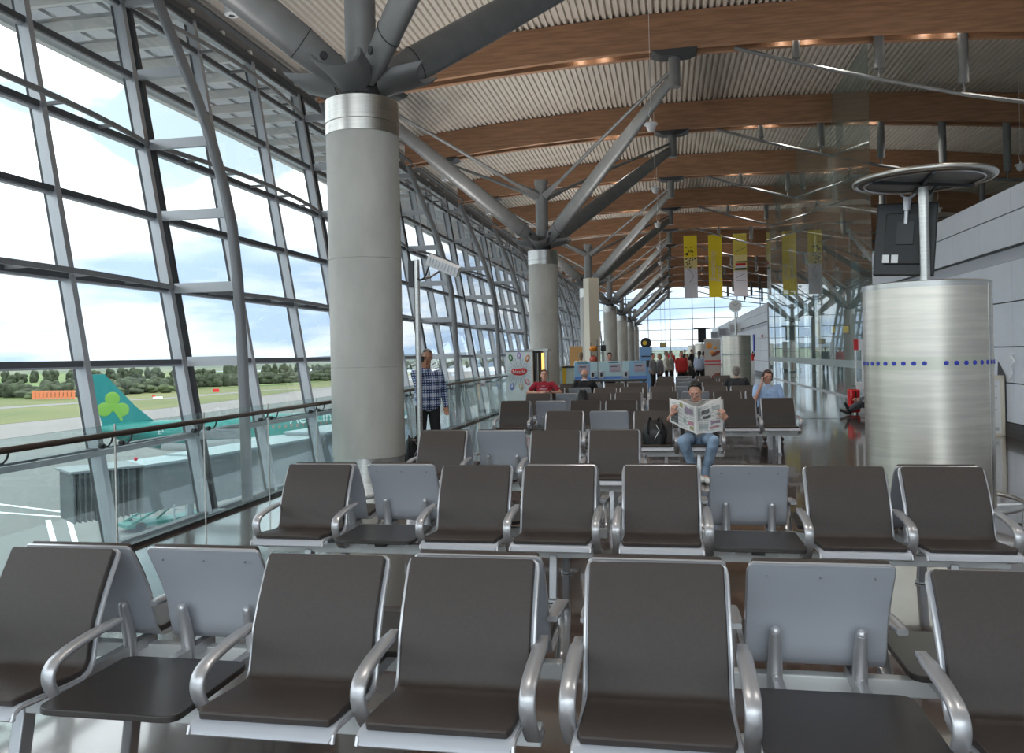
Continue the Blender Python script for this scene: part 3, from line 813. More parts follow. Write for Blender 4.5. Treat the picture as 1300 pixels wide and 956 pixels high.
r = empty('vending_machine', (-3.83, 25.15, 0), label='dark vending machine with an upright glowing amber tube, behind the man in red', cat='vending machine')
MB().box(-.30, .02, 0, .55, .0, 1.80).build('cabinet', M_BLACK, r, bevel=.01)
MB().tube([(.10, -.02, .3), (.10, -.02, 1.70)], .042, 12).build('amber_tube', M_AMBER, r)
MB().tube([(-.06, -.02, .3), (-.06, -.02, 1.70)], .014, 8).tube([(-.11, -.02, .3), (-.11, -.02, 1.70)], .010, 8).build('bright_edge', M_STAIN, r)
MB().box(-.36, .28, -.12, .6, 1.77, 1.83).box(.16, .22, 0, .4, 0, 1.77).build('top_canopy', M_STAIN, r)

r = empty('cream_pylon', (-2.98, 34, 0), math.radians(33), label='tall square cream pylon with red signs, standing in front of the third tree column', cat='pylon')
MB().box(-.24, .24, -.24, .24, 0, 4.74).build('pylon_body', M_CREAM, r, bevel=.008)
for z, a in ((4.1, .2), (3.75, -.3), (3.45, .25)):
    MB().tube([(.245, -.10+.0*a, z-.16), (.250, -.02, z-.02), (.250, .10, z+.10), (.247, .12, z+.02)], .028, 8).build('red_symbol', M_RED, r)
MB().box(.24, .30, -.2, .2, 2.35, 2.95).build('white_box', M_WHITE, r)

r = empty('tan_board', (-3.23, 30, 0), label='plain tan rectangular board standing left of the cream pylon', cat='board')
MB().box(-.24, .24, -.02, .02, 1.10, 1.93).build('panel', M_ORANGE, r)
MB().box(-.2, -.16, .02, .06, 0, 1.85).box(.16, .2, .02, .06, 0, 1.85).box(-.26, .26, -.1, .25, 0, .04).build('frame', M_DKSTEEL, r)
r = empty('yellow_stand', (-3.38, 28, 0), label='low stand with bright yellow post and pale panel left of the blue terminals', cat='stand')
MB().box(-.10, .0, -.05, .05, .06, 1.25).build('yellow_post', mat('bright_yellow', (.85, .58, .03), .4), r)
MB().box(.03, .52, -.02, .04, .2, 1.18).build('pale_panel', mat('pale_green_panel', (.6, .72, .66), .4), r)
MB().box(-.12, .54, -.06, .08, 1.18, 1.24).box(-.12, .54, -.15, .15, 0, .06).build('dark_frame', M_DKSTEEL, r)

r = empty('gumball_dispenser', (-2.86, 33, 0), label='rack with red and orange ball dispensers in front of the pylon', cat='dispenser')
MB().box(-.12, .5, -.12, .12, 0, .1).tube([(-.1,0,.1), (-.1,0,2.1)], .02, 8).tube([(.15,0,.1), (.15,0,2.2)], .025, 8).tube([(.42,0,.1), (.42,0,2.15)], .02, 8).tube([(-.12,0,1.95), (.45,0,1.95)], .015, 8).build('rack', M_STEEL, r)
MB().ball((0, -.05, 1.42), .16, 16, 10).build('red_globe', mat('gum_red', (.55, .12, .08), .25), r)
MB().ball((0, -.05, 1.85), (.17, .17, .12), 16, 10).build('orange_globe', mat('gum_orange', (.8, .28, .04), .25), r)
MB().box(.3, .5, -.1, .1, 1.75, 1.98).build('black_box', M_BLACK, r)

# row of three blue internet terminals
M_TBLUE = mat('terminal_blue', (.28, .48, .66), .3)
M_TPALE = mat('terminal_pale', (.45, .64, .68), .3)
for i in range(3):
    x0 = -2.75+.725*i
    r = empty('blue_terminal', (x0, 25, 0), label='%s of the three pale blue waist-high terminals with small screens' % ['leftmost', 'middle', 'rightmost'][i], cat='terminal', group='blue public terminals')
    MB().box(0, .70, 0, .05, .86, 1.41).build('glass_panel', M_TBLUE if i != 1 else M_TPALE, r, bevel=.006)
    MB().box(.48, .70, -.004, .0, .86, 1.41).build('pale_side', M_TPALE, r) if i < 2 else MB().box(0, .2, -.004, 0, .86, 1.41).build('pale_side', M_TPALE, r)
    MB().box(.0, .70, -.005, .0, .88, .96).build('deep_blue_foot', mat('terminal_deep_blue', (.10, .22, .62), .3), r)
    sx = [.12, .33, .34][i]
    MB().box(sx, sx+.33, -.02, -.004, 1.08, 1.32).build('screen', mat('screen_mauve', (.42, .36, .42), .3), r)
    MB().box(sx+.04, sx+.24, -.026, -.02, 1.24, 1.265).box(sx+.05, sx+.29, -.026, -.02, 1.12, 1.128).build('screen_bar', M_DKSTEEL, r)
    hx = [.56, .09, .1][i]
    MB().box(hx-.08, hx+.08, -.05, -.004, .90, 1.12).build('handset_plate', M_SHELL, r, bevel=.01)
    MB().box(hx-.03, hx+.03, -.075, -.05, .96, 1.08).build('handset', M_BLACK, r, bevel=.01)
    MB().box(sx-.02, sx+.28, -.008, -.004, 1.355, 1.385).build('caption_strip', mat('caption_teal', (.05, .14, .2), .4), r)
    MB().box(.05, .11, 0, .05, 0, .86).box(.59, .65, 0, .05, 0, .86).box(0, .7, -.25, .3, .80, .86).build('stand', M_DKSTEEL, r)

r = empty('blue_kiosk', (-.9, 38, 0), label='upright blue kiosk with a black cap and round yellow sign behind the terminals', cat='kiosk')
MB().box(-.30, .26, -.2, .2, 0, 1.9).build('kiosk_body', mat('kiosk_blue', (.22, .42, .75), .35), r, bevel=.02)
MB().box(-.22, .18, -.22, -.2, 1.45, 1.5).box(-.22, .18, -.22, -.2, 1.0, 1.3).build('dark_lettering_bars', M_DKSTEEL, r)
MB().tube([(0, -.1, 2.08), (0, .1, 2.08)], .24, 24).build('black_cap', M_BLACK, r)
MB().tube([(-.05, -.12, 2.08), (-.05, -.1, 2.08)], .10, 18).build('yellow_disc', mat('bright_yellow', (.85,.58,.03), .4), r)

def hang_sign(x, Y, z, w, h, col, label, top=True):
    r = empty('hanging_sign', (x, Y, z), label=label, cat='sign')
    MB().box(-w/2, w/2, -.08, .08, -h/2, h/2).build('sign_box', M_DKSTEEL, r)
    MB().box(-w/2+.06, w/2-.06, -.09, -.08, -h/2+.06, h/2-.06).build('sign_face', col, r)
    zz = (zb(x) if x < 6 else 8) - z
    MB().tube([(-w*.3, 0, h/2), (-w*.3, 0, zz)], .012, 6).tube([(w*.3, 0, h/2), (w*.3, 0, zz)], .012, 6).build('hanger', M_STEEL, r)
hang_sign(-.24, 70, 2.25, .55, .42, mat('sign_ochre', (.45, .36, .14), .5), 'small ochre sign hanging in front of the end windows')
hang_sign(8.6, 44, 2.6, .95, .45, mat('sign_yellow', (.72, .5, .03), .4, emit=(.8, .55, .05, .35)), 'yellow gate sign in dark frame hanging beyond the glass partition')
hang_sign(7.6, 48, 2.6, .8, .42, mat('sign_ochre', (.45, .36, .14), .5), 'ochre sign beyond the partition, left of the yellow one')

r = empty('food_advert_panel', (1.9, 35.6, 0), label='tall grey food advert panel with orange blobs left of the second drum', cat='advertising board')
MB().box(-.33, .33, 0, .12, 0, 2.14).build('board', mat('advert_grey', (.50, .46, .44), .4), r)
MB().ball((-.14, -.005, 1.88), (.13, .012, .13), 16, 8).ball((.12, -.005, 1.78), (.06, .012, .06), 12, 6).ball((-.02, -.005, 1.6), (.09, .012, .07), 12, 6).build('orange_food', mat('food_orange', (.75, .3, .05), .4), r)
MB().ball((.13, -.005, 1.55), (.2, .012, .08), 16, 8, rot=Euler((0, -.5, 0))).ball((.12, -.005, .62), (.2, .012, .09), 16, 8, rot=Euler((0, -.5, 0))).build('dark_red_food', mat('food_dark_red', (.22, .05, .04), .4), r)
MB().box(-.33, .33, -.01, 0, 1.22, 1.27).box(-.33, .33, -.01, 0, 1.08, 1.12).build('red_line', M_RED, r)

# details on the far white wall
r = empty('blue_wall_strip', (5.95, 59.6, 1.55), label='narrow vertical blue strip sign on the far white wall', cat='sign')
MB().box(0, .06, -.3, .3, 0, 1.2).build('strip', M_BLUE, r)
r = empty('fire_alarm', (5.98, 54.4, 2.45), label='small red alarm button on the far white wall near its end', cat='alarm')
MB().box(-.03, .04, -.12, .12, 0, .18).build('button_box', M_RED, r, bevel=.01)
r = empty('notice_stand', (4.6, 52, 0), label='white notice stand with orange figures right of the second drum', cat='sign')
MB().box(-.2, .22, -.02, .02, .35, 1.0).build('white_notice', M_WHITE, r)
MB().box(-.03, .05, -.03, -.02, .42, .92).build('orange_figure', mat('food_orange', (.75,.3,.05), .4), r)
MB().box(-.22, -.19, -.03, .03, 0, 1.05).box(.21, .24, -.03, .03, 0, 1.05).box(-.25, .27, -.15, .15, 0, .03).build('frame', M_STEEL, r)
r = empty('fire_extinguisher', (5.75, 58.2, .0), label='red fire extinguisher with black hose by the far white wall', cat='fire extinguisher')
MB().tube([(0,0,.95), (0,0,1.35)], .09, 14).ball((0,0,1.35), .09, 12, 6).build('cylinder_body', M_RED, r)
MB().box(-.12, .12, -.12, .12, 0, .95).build('plinth', M_WHITE, r)
MB().tube([(0,0,1.45), (0,-.05,1.55), (.1,-.12,1.45), (.1,-.14,1.2)], .03, 8).build('hose', M_BLACK, r)
for i, (y, s) in enumerate([(70, .8), (84, .8), (98, .8)]):
    r = empty('wall_box', (5.6, y, 3.1), label='white box sign projecting from the far white wall, %s one' % ORD[i], cat='sign', group='projecting white box signs')
    MB().box(-.5, .42, -.1, .1, 0, .8).build('box_body', M_WHITE, r)
    MB().box(-.42, .2, -.11, -.1, .12, .68).build('grey_face', M_SHELL, r)

# poster board and fitting on the right wall
r = empty('poster_board', (5.72, 16.4, 0), math.radians(-4), label='low framed poster board leaning by the right wall behind the near drum', cat='poster board')
MB().box(-.28, .22, -.04, .0, .04, 1.02).build('white_poster', M_WHITE, r)
MB().box(-.32, -.28, -.06, .1, 0, 1.08).box(.22, .28, -.06, .1, 0, 1.1).box(-.32, .28, -.06, .1, 1.02, 1.1).box(-.32, .28, -.06, .1, 0, .05).build('frame', M_CREAM, r, bevel=.005)
b = MB()
for j in range(9): b.box(-.24, .16-(j%3)*.06, -.045, -.04, .9-.07*j, .915-.07*j)
b.box(-.24, .18, -.045, -.04, .1, .16); b.build('print_lines', mat('print_grey', (.45,.5,.5), .6), r)
MB().hexa([(.28, -.03, .02), (.42, -.03, .02), (.42, .5, .02), (.28, .5, .02), (.28, -.03, 1.1), (.30, -.03, 1.1), (.30, .3, 1.35), (.28, .3, 1.35)]).build('side_support', M_DKSTEEL, r)
r = empty('wall_hook', (6.02, 15.95, 1.15), label='pale bent wire fitting on the grey right wall', cat='wall fitting')
MB().tube(cat_mull([(0, 0, .35), (-.03, .05, .30), (-.03, -.08, .2), (-.03, .06, .1), (-.03, .02, -.02), (-.03, .12, -.1), (0, .16, -.06)]), .012, 8).build('wire', M_WHITE, r)

# red sign stand and case beyond the near drum
r = empty('red_sign_stand', (4.88, 22.3, 0), label='red and white sign on two tall white poles beside the person sitting on the floor', cat='sign stand')
MB().box(-.19, -.08, -.02, .02, 1.60, 1.87).box(.05, .3, -.02, .02, 1.60, 1.87).build('red_panel', M_RED, r)
MB().box(-.08, .05, -.025, .02, 1.60, 1.87).build('white_panel', M_WHITE, r)
text('Car', 'sign_lettering', .14, M_WHITE, r, (.17, -.03, 1.73), (PI/2, 0, 0))
MB().tube([(-.15, 0, .35), (-.15, 0, 1.6)], .022, 10).build('pole', M_WHITE, r); MB().tube([(.02, 0, .0), (.02, 0, 1.6)], .03, 10).build('pole', M_WHITE, r)
MB().box(-.18, .1, -.02, .16, .0, .35).box(-.12, .2, -.06, .2, .60, .78).build('base', M_RAIL, r)
r = empty('red_suitcase', (4.60, 22.0, 0), math.radians(20), label='small shiny red suitcase standing beside the person on the floor', cat='suitcase')
MB().box(-.13, .13, -.1, .1, .04, .62).build('case_body', mat('glossy_red', (.62, .015, .02), .2), r, bevel=.035)
MB().box(-.02, .02, -.105, -.10, .08, .58).box(-.13, .13, -.103, -.1, .30, .32).build('trim', M_BLACK, r)
for sx in (-.09, .09): MB().tube([(sx-.01, 0, .03), (sx+.01, 0, .03)], .03, 12).build('wheel', M_BLACK, r)
MB().tube([(-.07, 0, .62), (-.07, 0, .70), (.07, 0, .70), (.07, 0, .62)], .01, 8).build('handle', M_STEEL, r)

# bags and bottle
def sack(name, loc, s, label, rz=0, straps=True, m=M_BLACK):
    r = empty(name, loc, rz, label=label, cat='bag')
    b = MB(); n = 20; rows = []; rng = random.Random(len(label))
    for i in range(9):
        t = i/8; z = t*s[2]; k = (1-.12*t-.45*t**4)*(0.9+.1*math.sin(3*t)); row = []
        for j in range(n):
            a = 2*PI*j/n; q = (abs(math.cos(a))**3 + abs(math.sin(a))**3)**(-1/3)
            w = 1+.05*rng.uniform(-1, 1); row.append(b.bm.verts.new((s[0]/2*q*math.cos(a)*k*w, s[1]/2*q*math.sin(a)*k*w, z + .02*math.sin(a*2+1)*t)))
        rows.append(row)
    for A, B in zip(rows, rows[1:]):
        for j in range(n): b._f([A[j], A[(j+1)%n], B[(j+1)%n], B[j]])
    b._f(rows[0][::-1]); b._f(rows[-1]); b.build('bag_body', m, r, sharp=60)
    if straps:
        for sx in (-.25, .25):
            MB().tube(cat_mull([(sx*s[0], -s[1]*.5, s[2]*.45), (sx*s[0]*1.1, -s[1]*.52, s[2]*.8), (sx*s[0]*.8, -s[1]*.2, s[2]*1.12), (sx*s[0]*.5, .0, s[2]*.98)]), .012, 8).build('strap', m, r)
        MB().tube([(.0, -s[1]*.5, s[2]*.25), (.06, -s[1]*.51, s[2]*.6), (.02, -s[1]*.47, s[2]*.85)], .005, 6).build('pale_zip', M_WHITE, r)
    return r
sack('black_bag', (-.17, 10.92, .458), (.33, .26, .31), 'slouching black holdall on the seat left of the newspaper reader')
sack('shoulder_bag', (-4.03, 12.75, 0), (.34, .26, .36), 'black bag standing on the floor behind the near column and slim pole', .5)
sack('black_jacket', (-1.63, 16.12, .445), (.30, .25, .50), 'bundled black jacket heaped on a sixth row seat', .2, straps=False)
sack('travel_bag', (.95, 40.6, 0), (1.0, .6, .95), 'big black luggage pile on the floor amid the standing travellers', 0)
r = empty('water_bottle', (-.16, 11.95, 0), label='clear plastic water bottle between the fourth and fifth seat rows', cat='bottle')
G_BOT = glass('bottle_plastic', (.82, .86, .88), 1.5, veil=.12)
r.location = (-.185, 11.66, .435)
MB().lathe([(0,0), (.042,0), (.045,.02), (.045,.17), (.040,.18), (.045,.19), (.045,.25), (.018,.31), (.014,.33), (0,.33)], n=20).build('bottle_body', G_BOT, r)
MB().lathe([(0,.33), (.018,.33), (.018,.36), (0,.36)], n=16).build('cap', M_WHITE, r)

# ------------------------------------------------------------------ people
def blob(name, fn, voxel, m, parent, smooth=2):
    b = MB(); fn(b)
    bmesh.ops.recalc_face_normals(b.bm, faces=b.bm.faces)
    me = bpy.data.meshes.new(name); b.bm.to_mesh(me); b.bm.free()
    o = bpy.data.objects.new(name, me); COL.objects.link(o)
    rm = o.modifiers.new('r', 'REMESH'); rm.mode = 'VOXEL'; rm.voxel_size = voxel; rm.use_smooth_shade = True
    sm = o.modifiers.new('s', 'SMOOTH'); sm.iterations = smooth; sm.factor = .5
    dg = bpy.context.evaluated_depsgraph_get(); ev = o.evaluated_get(dg)
    me2 = bpy.data.meshes.new_from_object(ev); bpy.data.objects.remove(o); bpy.data.meshes.remove(me)
    me2.materials.clear(); me2.materials.append(m)
    for p in me2.polygons: p.use_smooth = True
    o2 = bpy.data.objects.new(name, me2); COL.objects.link(o2); o2.parent = parent
    return o2
def hand(b, w, d, n, curl, thumb_side, s=1.0):
    """palm at wrist w, fingers along d, palm faces n; fingers curl towards n"""
    w = V(w); d = V(d).normalized(); n = V(n); n = (n - d*n.dot(d)).normalized(); sd = d.cross(n)*thumb_side
    for t in (-.027, -.009, .009, .027): b.cone(w + sd*t*.8*s + d*.01*s, w + sd*t*s + d*.085*s, .013*s, .012*s, 8)
    L = [.078, .088, .082, .064]
    for i, t in enumerate((.028, .010, -.009, -.027)):
        p = w + sd*t*s + d*.085*s; a = 0; q = d
        for f in (.45, .32, .23):
            a += curl*(.8 if f == .45 else 1); q = d*math.cos(a) + n*math.sin(a)
            e = p + q*L[i]*f*s; b.cone(p, e, .0088*s, .0078*s, 8); p = e
    p = w + sd*.028*s + d*.03*s; q = (d*.6 + sd*.75 + n*.25).normalized(); e = p + q*.038*s; b.cone(p, e, .012*s, .010*s, 8)
    q2 = (d*.75 + sd*.25 + n*.45).normalized(); b.cone(e, e + q2*.03*s, .0098*s, .008*s, 8)
def head_prims(b, c, R):
    def P(x, y, z): return V(c) + R @ V((x, y, z))
    b.ball(P(0, .012, .025), (.076, .095, .098), 16, 12, rot=R.to_euler())
    b.ball(P(0, -.018, -.035), (.060, .070, .082), 16, 12, rot=R.to_euler())
    b.cone(P(-.022, -.052, -.085), P(.022, -.052, -.085), .026, .026, 8)           # chin
    b.cone(P(0, -.088, .012), P(0, -.106, -.022), .011, .015, 8); b.ball(P(-.012, -.096, -.026), .010, 8, 6); b.ball(P(.012, -.096, -.026), .010, 8, 6)
    b.cone(P(-.035, -.078, .030), P(.035, -.078, .030), .014, .014, 8)              # brow
    b.cone(P(-.018, -.084, -.053), P(.018, -.084, -.053), .008, .008, 8)            # lips
    for s in (-1, 1):
        b.ball(P(.045*s, -.060, -.015), (.022, .022, .024), 8, 6); b.ball(P(.077*s, .008, -.008), (.010, .020, .032), 8, 8, rot=R.to_euler())
def person(name, loc, rz, label, J, look, skin, hair, top, bottom, shoe, sleeve='short', curl=(.5, .5), handN=((0,0,-1), (0,0,-1)), handD=None, hairstyle='short', voxel=.008, group=None, bulk=1.0, coat=0, skirt=False, sex='m'):
    r = empty(name, loc, rz, label=label, cat='person', group=group)
    J = {k: V(v) for k, v in J.items()}
    R = Matrix.Rotation(look[0], 3, 'Z') @ Matrix.Rotation(look[1], 3, 'X') @ Matrix.Rotation(look[2] if len(look) > 2 else 0, 3, 'Y')
    msk = skin
    def body(b):
        head_prims(b, J['head'], R)
        b.cone(J['neck'], J['head'] + R @ V((0, .02, -.05)), .056, .052, 14)
        b.cone(J['neck'] - V((0,0,.03)), J['chest'], .06, .11, 14); b.cone(J['chest'], J['pelvis'], .115, .115, 14)
        for s in ('L', 'R'):
            b.cone(J['chest'] + (J['sh'+s]-J['chest'])*.3 + V((0,0,.02)), J['sh'+s], .06, .050, 12)
            b.cone(J['sh'+s], J['el'+s], .048, .038, 12); b.cone(J['el'+s], J['wr'+s], .038, .026, 12)
            b.cone(J['pelvis'], J['hip'+s], .09, .085, 12); b.cone(J['hip'+s], J['kn'+s], .075, .05, 12); b.cone(J['kn'+s], J['an'+s], .05, .035, 12)
            b.cone(J['an'+s], J['to'+s], .033, .028, 10)
            i = 0 if s == 'L' else 1
            d = (J['wr'+s]-J['el'+s]).normalized() if not handD or handD[i] is None else V(handD[i])
            hand(b, J['wr'+s], d, handN[i], curl[i], 1 if s == 'L' else -1)
    bo = blob('body', body, voxel, msk, r)
    k = bulk
    def shirt(b):
        b.cone(J['neck'] - V((0,0,.045)), J['chest'], .075, .135*k, 18)
        ax = (J['shL']-J['shR']).normalized()
        for sg in (-1, 0, 1):
            b.cone(J['chest'] + ax*.055*sg*k, J['pelvis'] + ax*.05*sg*k + V((0,0,.03-coat)), .125*k, (.125+.03*(coat > 0))*k, 18)
        for s in ('L', 'R'):
            b.cone(J['chest'] + (J['sh'+s]-J['chest'])*.25 + V((0,0,.035)), J['sh'+s], .070, .060, 14)
            if sleeve == 'short':
                e = J['sh'+s].lerp(J['el'+s], .62); b.cone(J['sh'+s], e, .060*k, .058*k, 14)
            else:
                b.cone(J['sh'+s], J['el'+s], .061*k, .053*k, 14); b.cone(J['el'+s], J['wr'+s].lerp(J['el'+s], .06), .055*k, .038*k, 14)
    blob('shirt' if not coat else 'coat', shirt, max(voxel, .009), top, r)
    def trousers(b):
        ax = (J['hipL']-J['hipR']).normalized()
        b.cone(J['pelvis'] + ax*.05, J['pelvis'] - ax*.05, .125, .125, 16)
        for s in ('L', 'R'):
            b.cone(J['pelvis'], J['hip'+s], .12, .105, 14); b.cone(J['hip'+s], J['kn'+s], .10*min(k,1.1), .074, 16)
            b.cone(J['kn'+s], J['an'+s] + (J['kn'+s]-J['an'+s])*.08, .074, .056, 16)
    blob('trousers', trousers, max(voxel, .009), bottom, r)
    for s in ('L', 'R'):
        def sh(b, s=s):
            d = (J['to'+s]-J['an'+s]); d2 = V((d.x, d.y, 0)).normalized() if abs(d.z) < .12 else d.normalized()
            an = J['an'+s]; to = J['to'+s]
            b.cone(an - d2*.03 + V((0,0,-.03)), an + V((0,0,.01)), .043, .042, 12); b.cone(an - V((0,0,.025)), to, .045, .034, 12)
            b.cone(an - d2*.035 - V((0,0,.045)), to + V((0,0,-.012)), .030, .028, 12)
        blob('shoe', sh, .008, shoe, r)
    def hr(b):
        def P(x, y, z): return J['head'] + R @ V((x, y, z))
        rot = R.to_euler()
        if hairstyle == 'bald':
            for s in (-1, 1): b.cone(P(.07*s, .02, .0), P(.05*s, .085, -.02), .016, .018, 8)
            b.cone(P(-.05, .085, -.02), P(.05, .085, -.02), .020, .020, 8)
        else:
            b.ball(P(0, .034, .066), (.080, .088, .072), 18, 12, rot=rot)
            rg = random.Random(len(label))
            for q in range(16):
                a_ = rg.uniform(-1.1, 1.1); f_ = rg.uniform(0, .9)
                p_ = P(.060*math.sin(a_), -.040+.07*f_, .090+.035*math.cos(a_)*rg.uniform(.6, 1)); b.cone(p_, p_ + R @ V((rg.uniform(-.02, .02), -.022, rg.uniform(-.008, .014))), .014, .008, 6)
            b.ball(P(0, .062, .0), (.074, .058, .085), 16, 10, rot=rot)
            for s in (-1, 1): b.cone(P(.072*s, -.005, .06), P(.075*s, .012, .012), .016, .012, 8)
            if hairstyle in ('bob', 'long'):
                for s in (-1, 1): b.cone(P(.062*s, .0, .06), P(.075*s, .02, -.055), .036, .028, 10)
                b.cone(P(-.03, -.066, .092), P(.04, -.066, .09), .014, .014, 8)
                b.cone(P(0, .06, .0), P(0, .075, -.08), .07, .055, 12)
            if hairstyle == 'long':
                b.cone(P(0, .07, -.04), P(0, .10, -.26), .065, .045, 12)
    blob('hair', hr, max(.006, voxel*.8), hair, r, smooth=1)
    if voxel <= .009:
        def P(x, y, z): return J['head'] + R @ V((x, y, z))
        for s in (-1, 1):
            e = MB().ball(P(.030*s, -.0805, .004), (.0105, .0045, .0048), 10, 8, rot=R.to_euler()).build('eye', M_WHITE, r)
            MB().ball(P(.030*s, -.0845, .004), (.004, .002, .004), 8, 6).build('pupil', M_BLACK, e)
            MB().cone(P(.046*s, -.082, .024), P(.018*s, -.090, .025), .0028, .0032, 6).build('eyebrow', hair, r)
        MB().cone(P(-.020, -.092, -.054), P(.020, -.092, -.054), .0045, .0045, 8).build('mouth', mat('lip_red', (.42, .12, .10), .5), r)
    return r, J, R

def seated(wide=.0, knee_y=-.86, lean=0):
    return dict(pelvis=(0, -.30, .53), chest=(0, -.25+lean, .88), neck=(0, -.25+lean*1.2, 1.03), head=(0, -.27+lean*1.5, 1.16), shL=(.19, -.24+lean, .97), shR=(-.19, -.24+lean, .97),
                elL=(.30, -.33, .74), elR=(-.30, -.33, .74), wrL=(.10, -.55, .72), wrR=(-.10, -.55, .72), hipL=(.10, -.34, .52), hipR=(-.10, -.34, .52),
                knL=(.16+wide, knee_y+.06, .52), knR=(-.16-wide, knee_y+.06, .52), anL=(.13, knee_y-.02, .085), anR=(-.13, knee_y-.02, .085), toL=(.15, knee_y-.17, .045), toR=(-.15, knee_y-.17, .045))
def standing(h=1.72):
    k = h/1.72
    J = dict(pelvis=(0, 0, .93), chest=(0, -.01, 1.26), neck=(0, .0, 1.44), head=(0, -.02, 1.60), shL=(.19, 0, 1.37), shR=(-.19, 0, 1.37), elL=(.25, .02, 1.10), elR=(-.25, .02, 1.10),
             wrL=(.26, -.08, .87), wrR=(-.26, -.08, .87), hipL=(.09, 0, .88), hipR=(-.09, 0, .88), knL=(.11, -.02, .48), knR=(-.11, -.02, .48), anL=(.12, .02, .085), anR=(-.12, .02, .085), toL=(.15, -.13, .04), toR=(-.15, -.13, .04))
    return {a: tuple(c*k for c in v) for a, v in J.items()}
def phone(parent, at, d):
    MB().bar(V(at)-V(d)*.06, V(at)+V(d)*.06, .045, .014, up=(0,1,0)).build('mobile_phone', M_BLACK, parent)

HB = mat('hair_black', (.012, .010, .009), .5, bump=(160, .4)); HBR = mat('hair_dark_brown', (.035, .02, .014), .5, bump=(160, .4)); HG = mat('hair_grey', (.22, .20, .18), .6, bump=(160, .4)); HBL = mat('hair_fair', (.35, .25, .14), .6)
SK1 = mat('skin_fair', (.62, .33, .24), .5); SK2 = mat('skin_tanned', (.42, .21, .13), .5)
M_JEAN = mat('blue_denim', (.30, .42, .58), .8, noise=(6, .55), bump=(9, .9)); M_BLKC = mat('black_cloth', (.014, .014, .017), .8); M_TEE = mat('grey_marl_tshirt', (.42, .40, .37), .85, noise=(60, .3), bump=(9, .9))
M_POLO = mat('light_blue_polo', (.42, .58, .86), .8, bump=(8, .9)); M_REDT = mat('crimson_tshirt', (.36, .015, .035), .8, noise=(30, .15))
def plaid():
    m = bpy.data.materials.new('blue_plaid'); m.use_nodes = True; nt = m.node_tree; b = nt.nodes['Principled BSDF']; b.inputs['Roughness'].default_value = .85
    tc = nt.nodes.new('ShaderNodeTexCoord'); out = None; fac = []
    for ax, sc in (('X', 5), ('Z', 5), ('X', 17), ('Z', 17)):
        w = nt.nodes.new('ShaderNodeTexWave'); w.bands_direction = ax; w.inputs['Scale'].default_value = sc/2; w.inputs['Distortion'].default_value = .6
        nt.links.new(tc.outputs['Object'], w.inputs['Vector']); fac.append(w)
    a = nt.nodes.new('ShaderNodeMath'); a.operation = 'ADD'; nt.links.new(fac[0].outputs['Fac'], a.inputs[0]); nt.links.new(fac[1].outputs['Fac'], a.inputs[1])
    a2 = nt.nodes.new('ShaderNodeMath'); a2.operation = 'MULTIPLY'; nt.links.new(fac[2].outputs['Fac'], a2.inputs[0]); nt.links.new(fac[3].outputs['Fac'], a2.inputs[1])
    a3 = nt.nodes.new('ShaderNodeMath'); a3.operation = 'MULTIPLY_ADD'; nt.links.new(a.outputs[0], a3.inputs[0]); a3.inputs[1].default_value = .42; nt.links.new(a2.outputs[0], a3.inputs[2])
    r = nt.nodes.new('ShaderNodeValToRGB'); e = r.color_ramp.elements; e[0].position = .15; e[0].color = (.012, .02, .045, 1); e[1].position = 1.0; e[1].color = (.55, .6, .7, 1)
    x = e.new(.55); x.color = (.05, .10, .26, 1)
    nt.links.new(a3.outputs[0], r.inputs['Fac']); nt.links.new(r.outputs['Color'], b.inputs['Base Color']); return m
M_PLAID = plaid()

# man reading the newspaper (row four, right-hand seat)
J = seated(.0, -.84, 0)
J.update(head=(-.03, -.33, 1.125), neck=(0, -.27, 1.01), chest=(0, -.26, .86), elL=(.34, -.40, .80), elR=(-.36, -.38, .78), wrL=(.315, -.57, .80), wrR=(-.325, -.55, .86),
         knL=(.17, -.74, .53), knR=(-.20, -.72, .53), anL=(.06, -.66, .09), anR=(-.06, -.56, .11), toL=(.09, -.82, .045), toR=(.03, -.73, .05))
NX, NY = .385, 11.3
nr, NJ, _ = person('person', (NX, NY, 0), 0, 'dark-haired man in grey T-shirt and blue jeans reading a newspaper on the fourth row', J, (-.12, .42), SK1, HB, M_TEE, M_JEAN, mat('white_shoe', (.75, .74, .70), .5),
       curl=(.95, .95), handN=((-.5, .6, 0), (.5, .6, 0)), handD=((-.15, -.35, .9), (.15, -.35, .9)), voxel=.0065)
b = MB()
def P_(x, y, z): return NJ['head'] + _ @ V((x, y, z))
for s in (-1, 1): b.torus(P_(.03*s, -.098, .004), .019, .0022, 16, 5, nrm='y')
b.bar(P_(-.011, -.104, .008), P_(.011, -.104, .008), .003, .003)
b.build('glasses', M_DKSTEEL, nr)
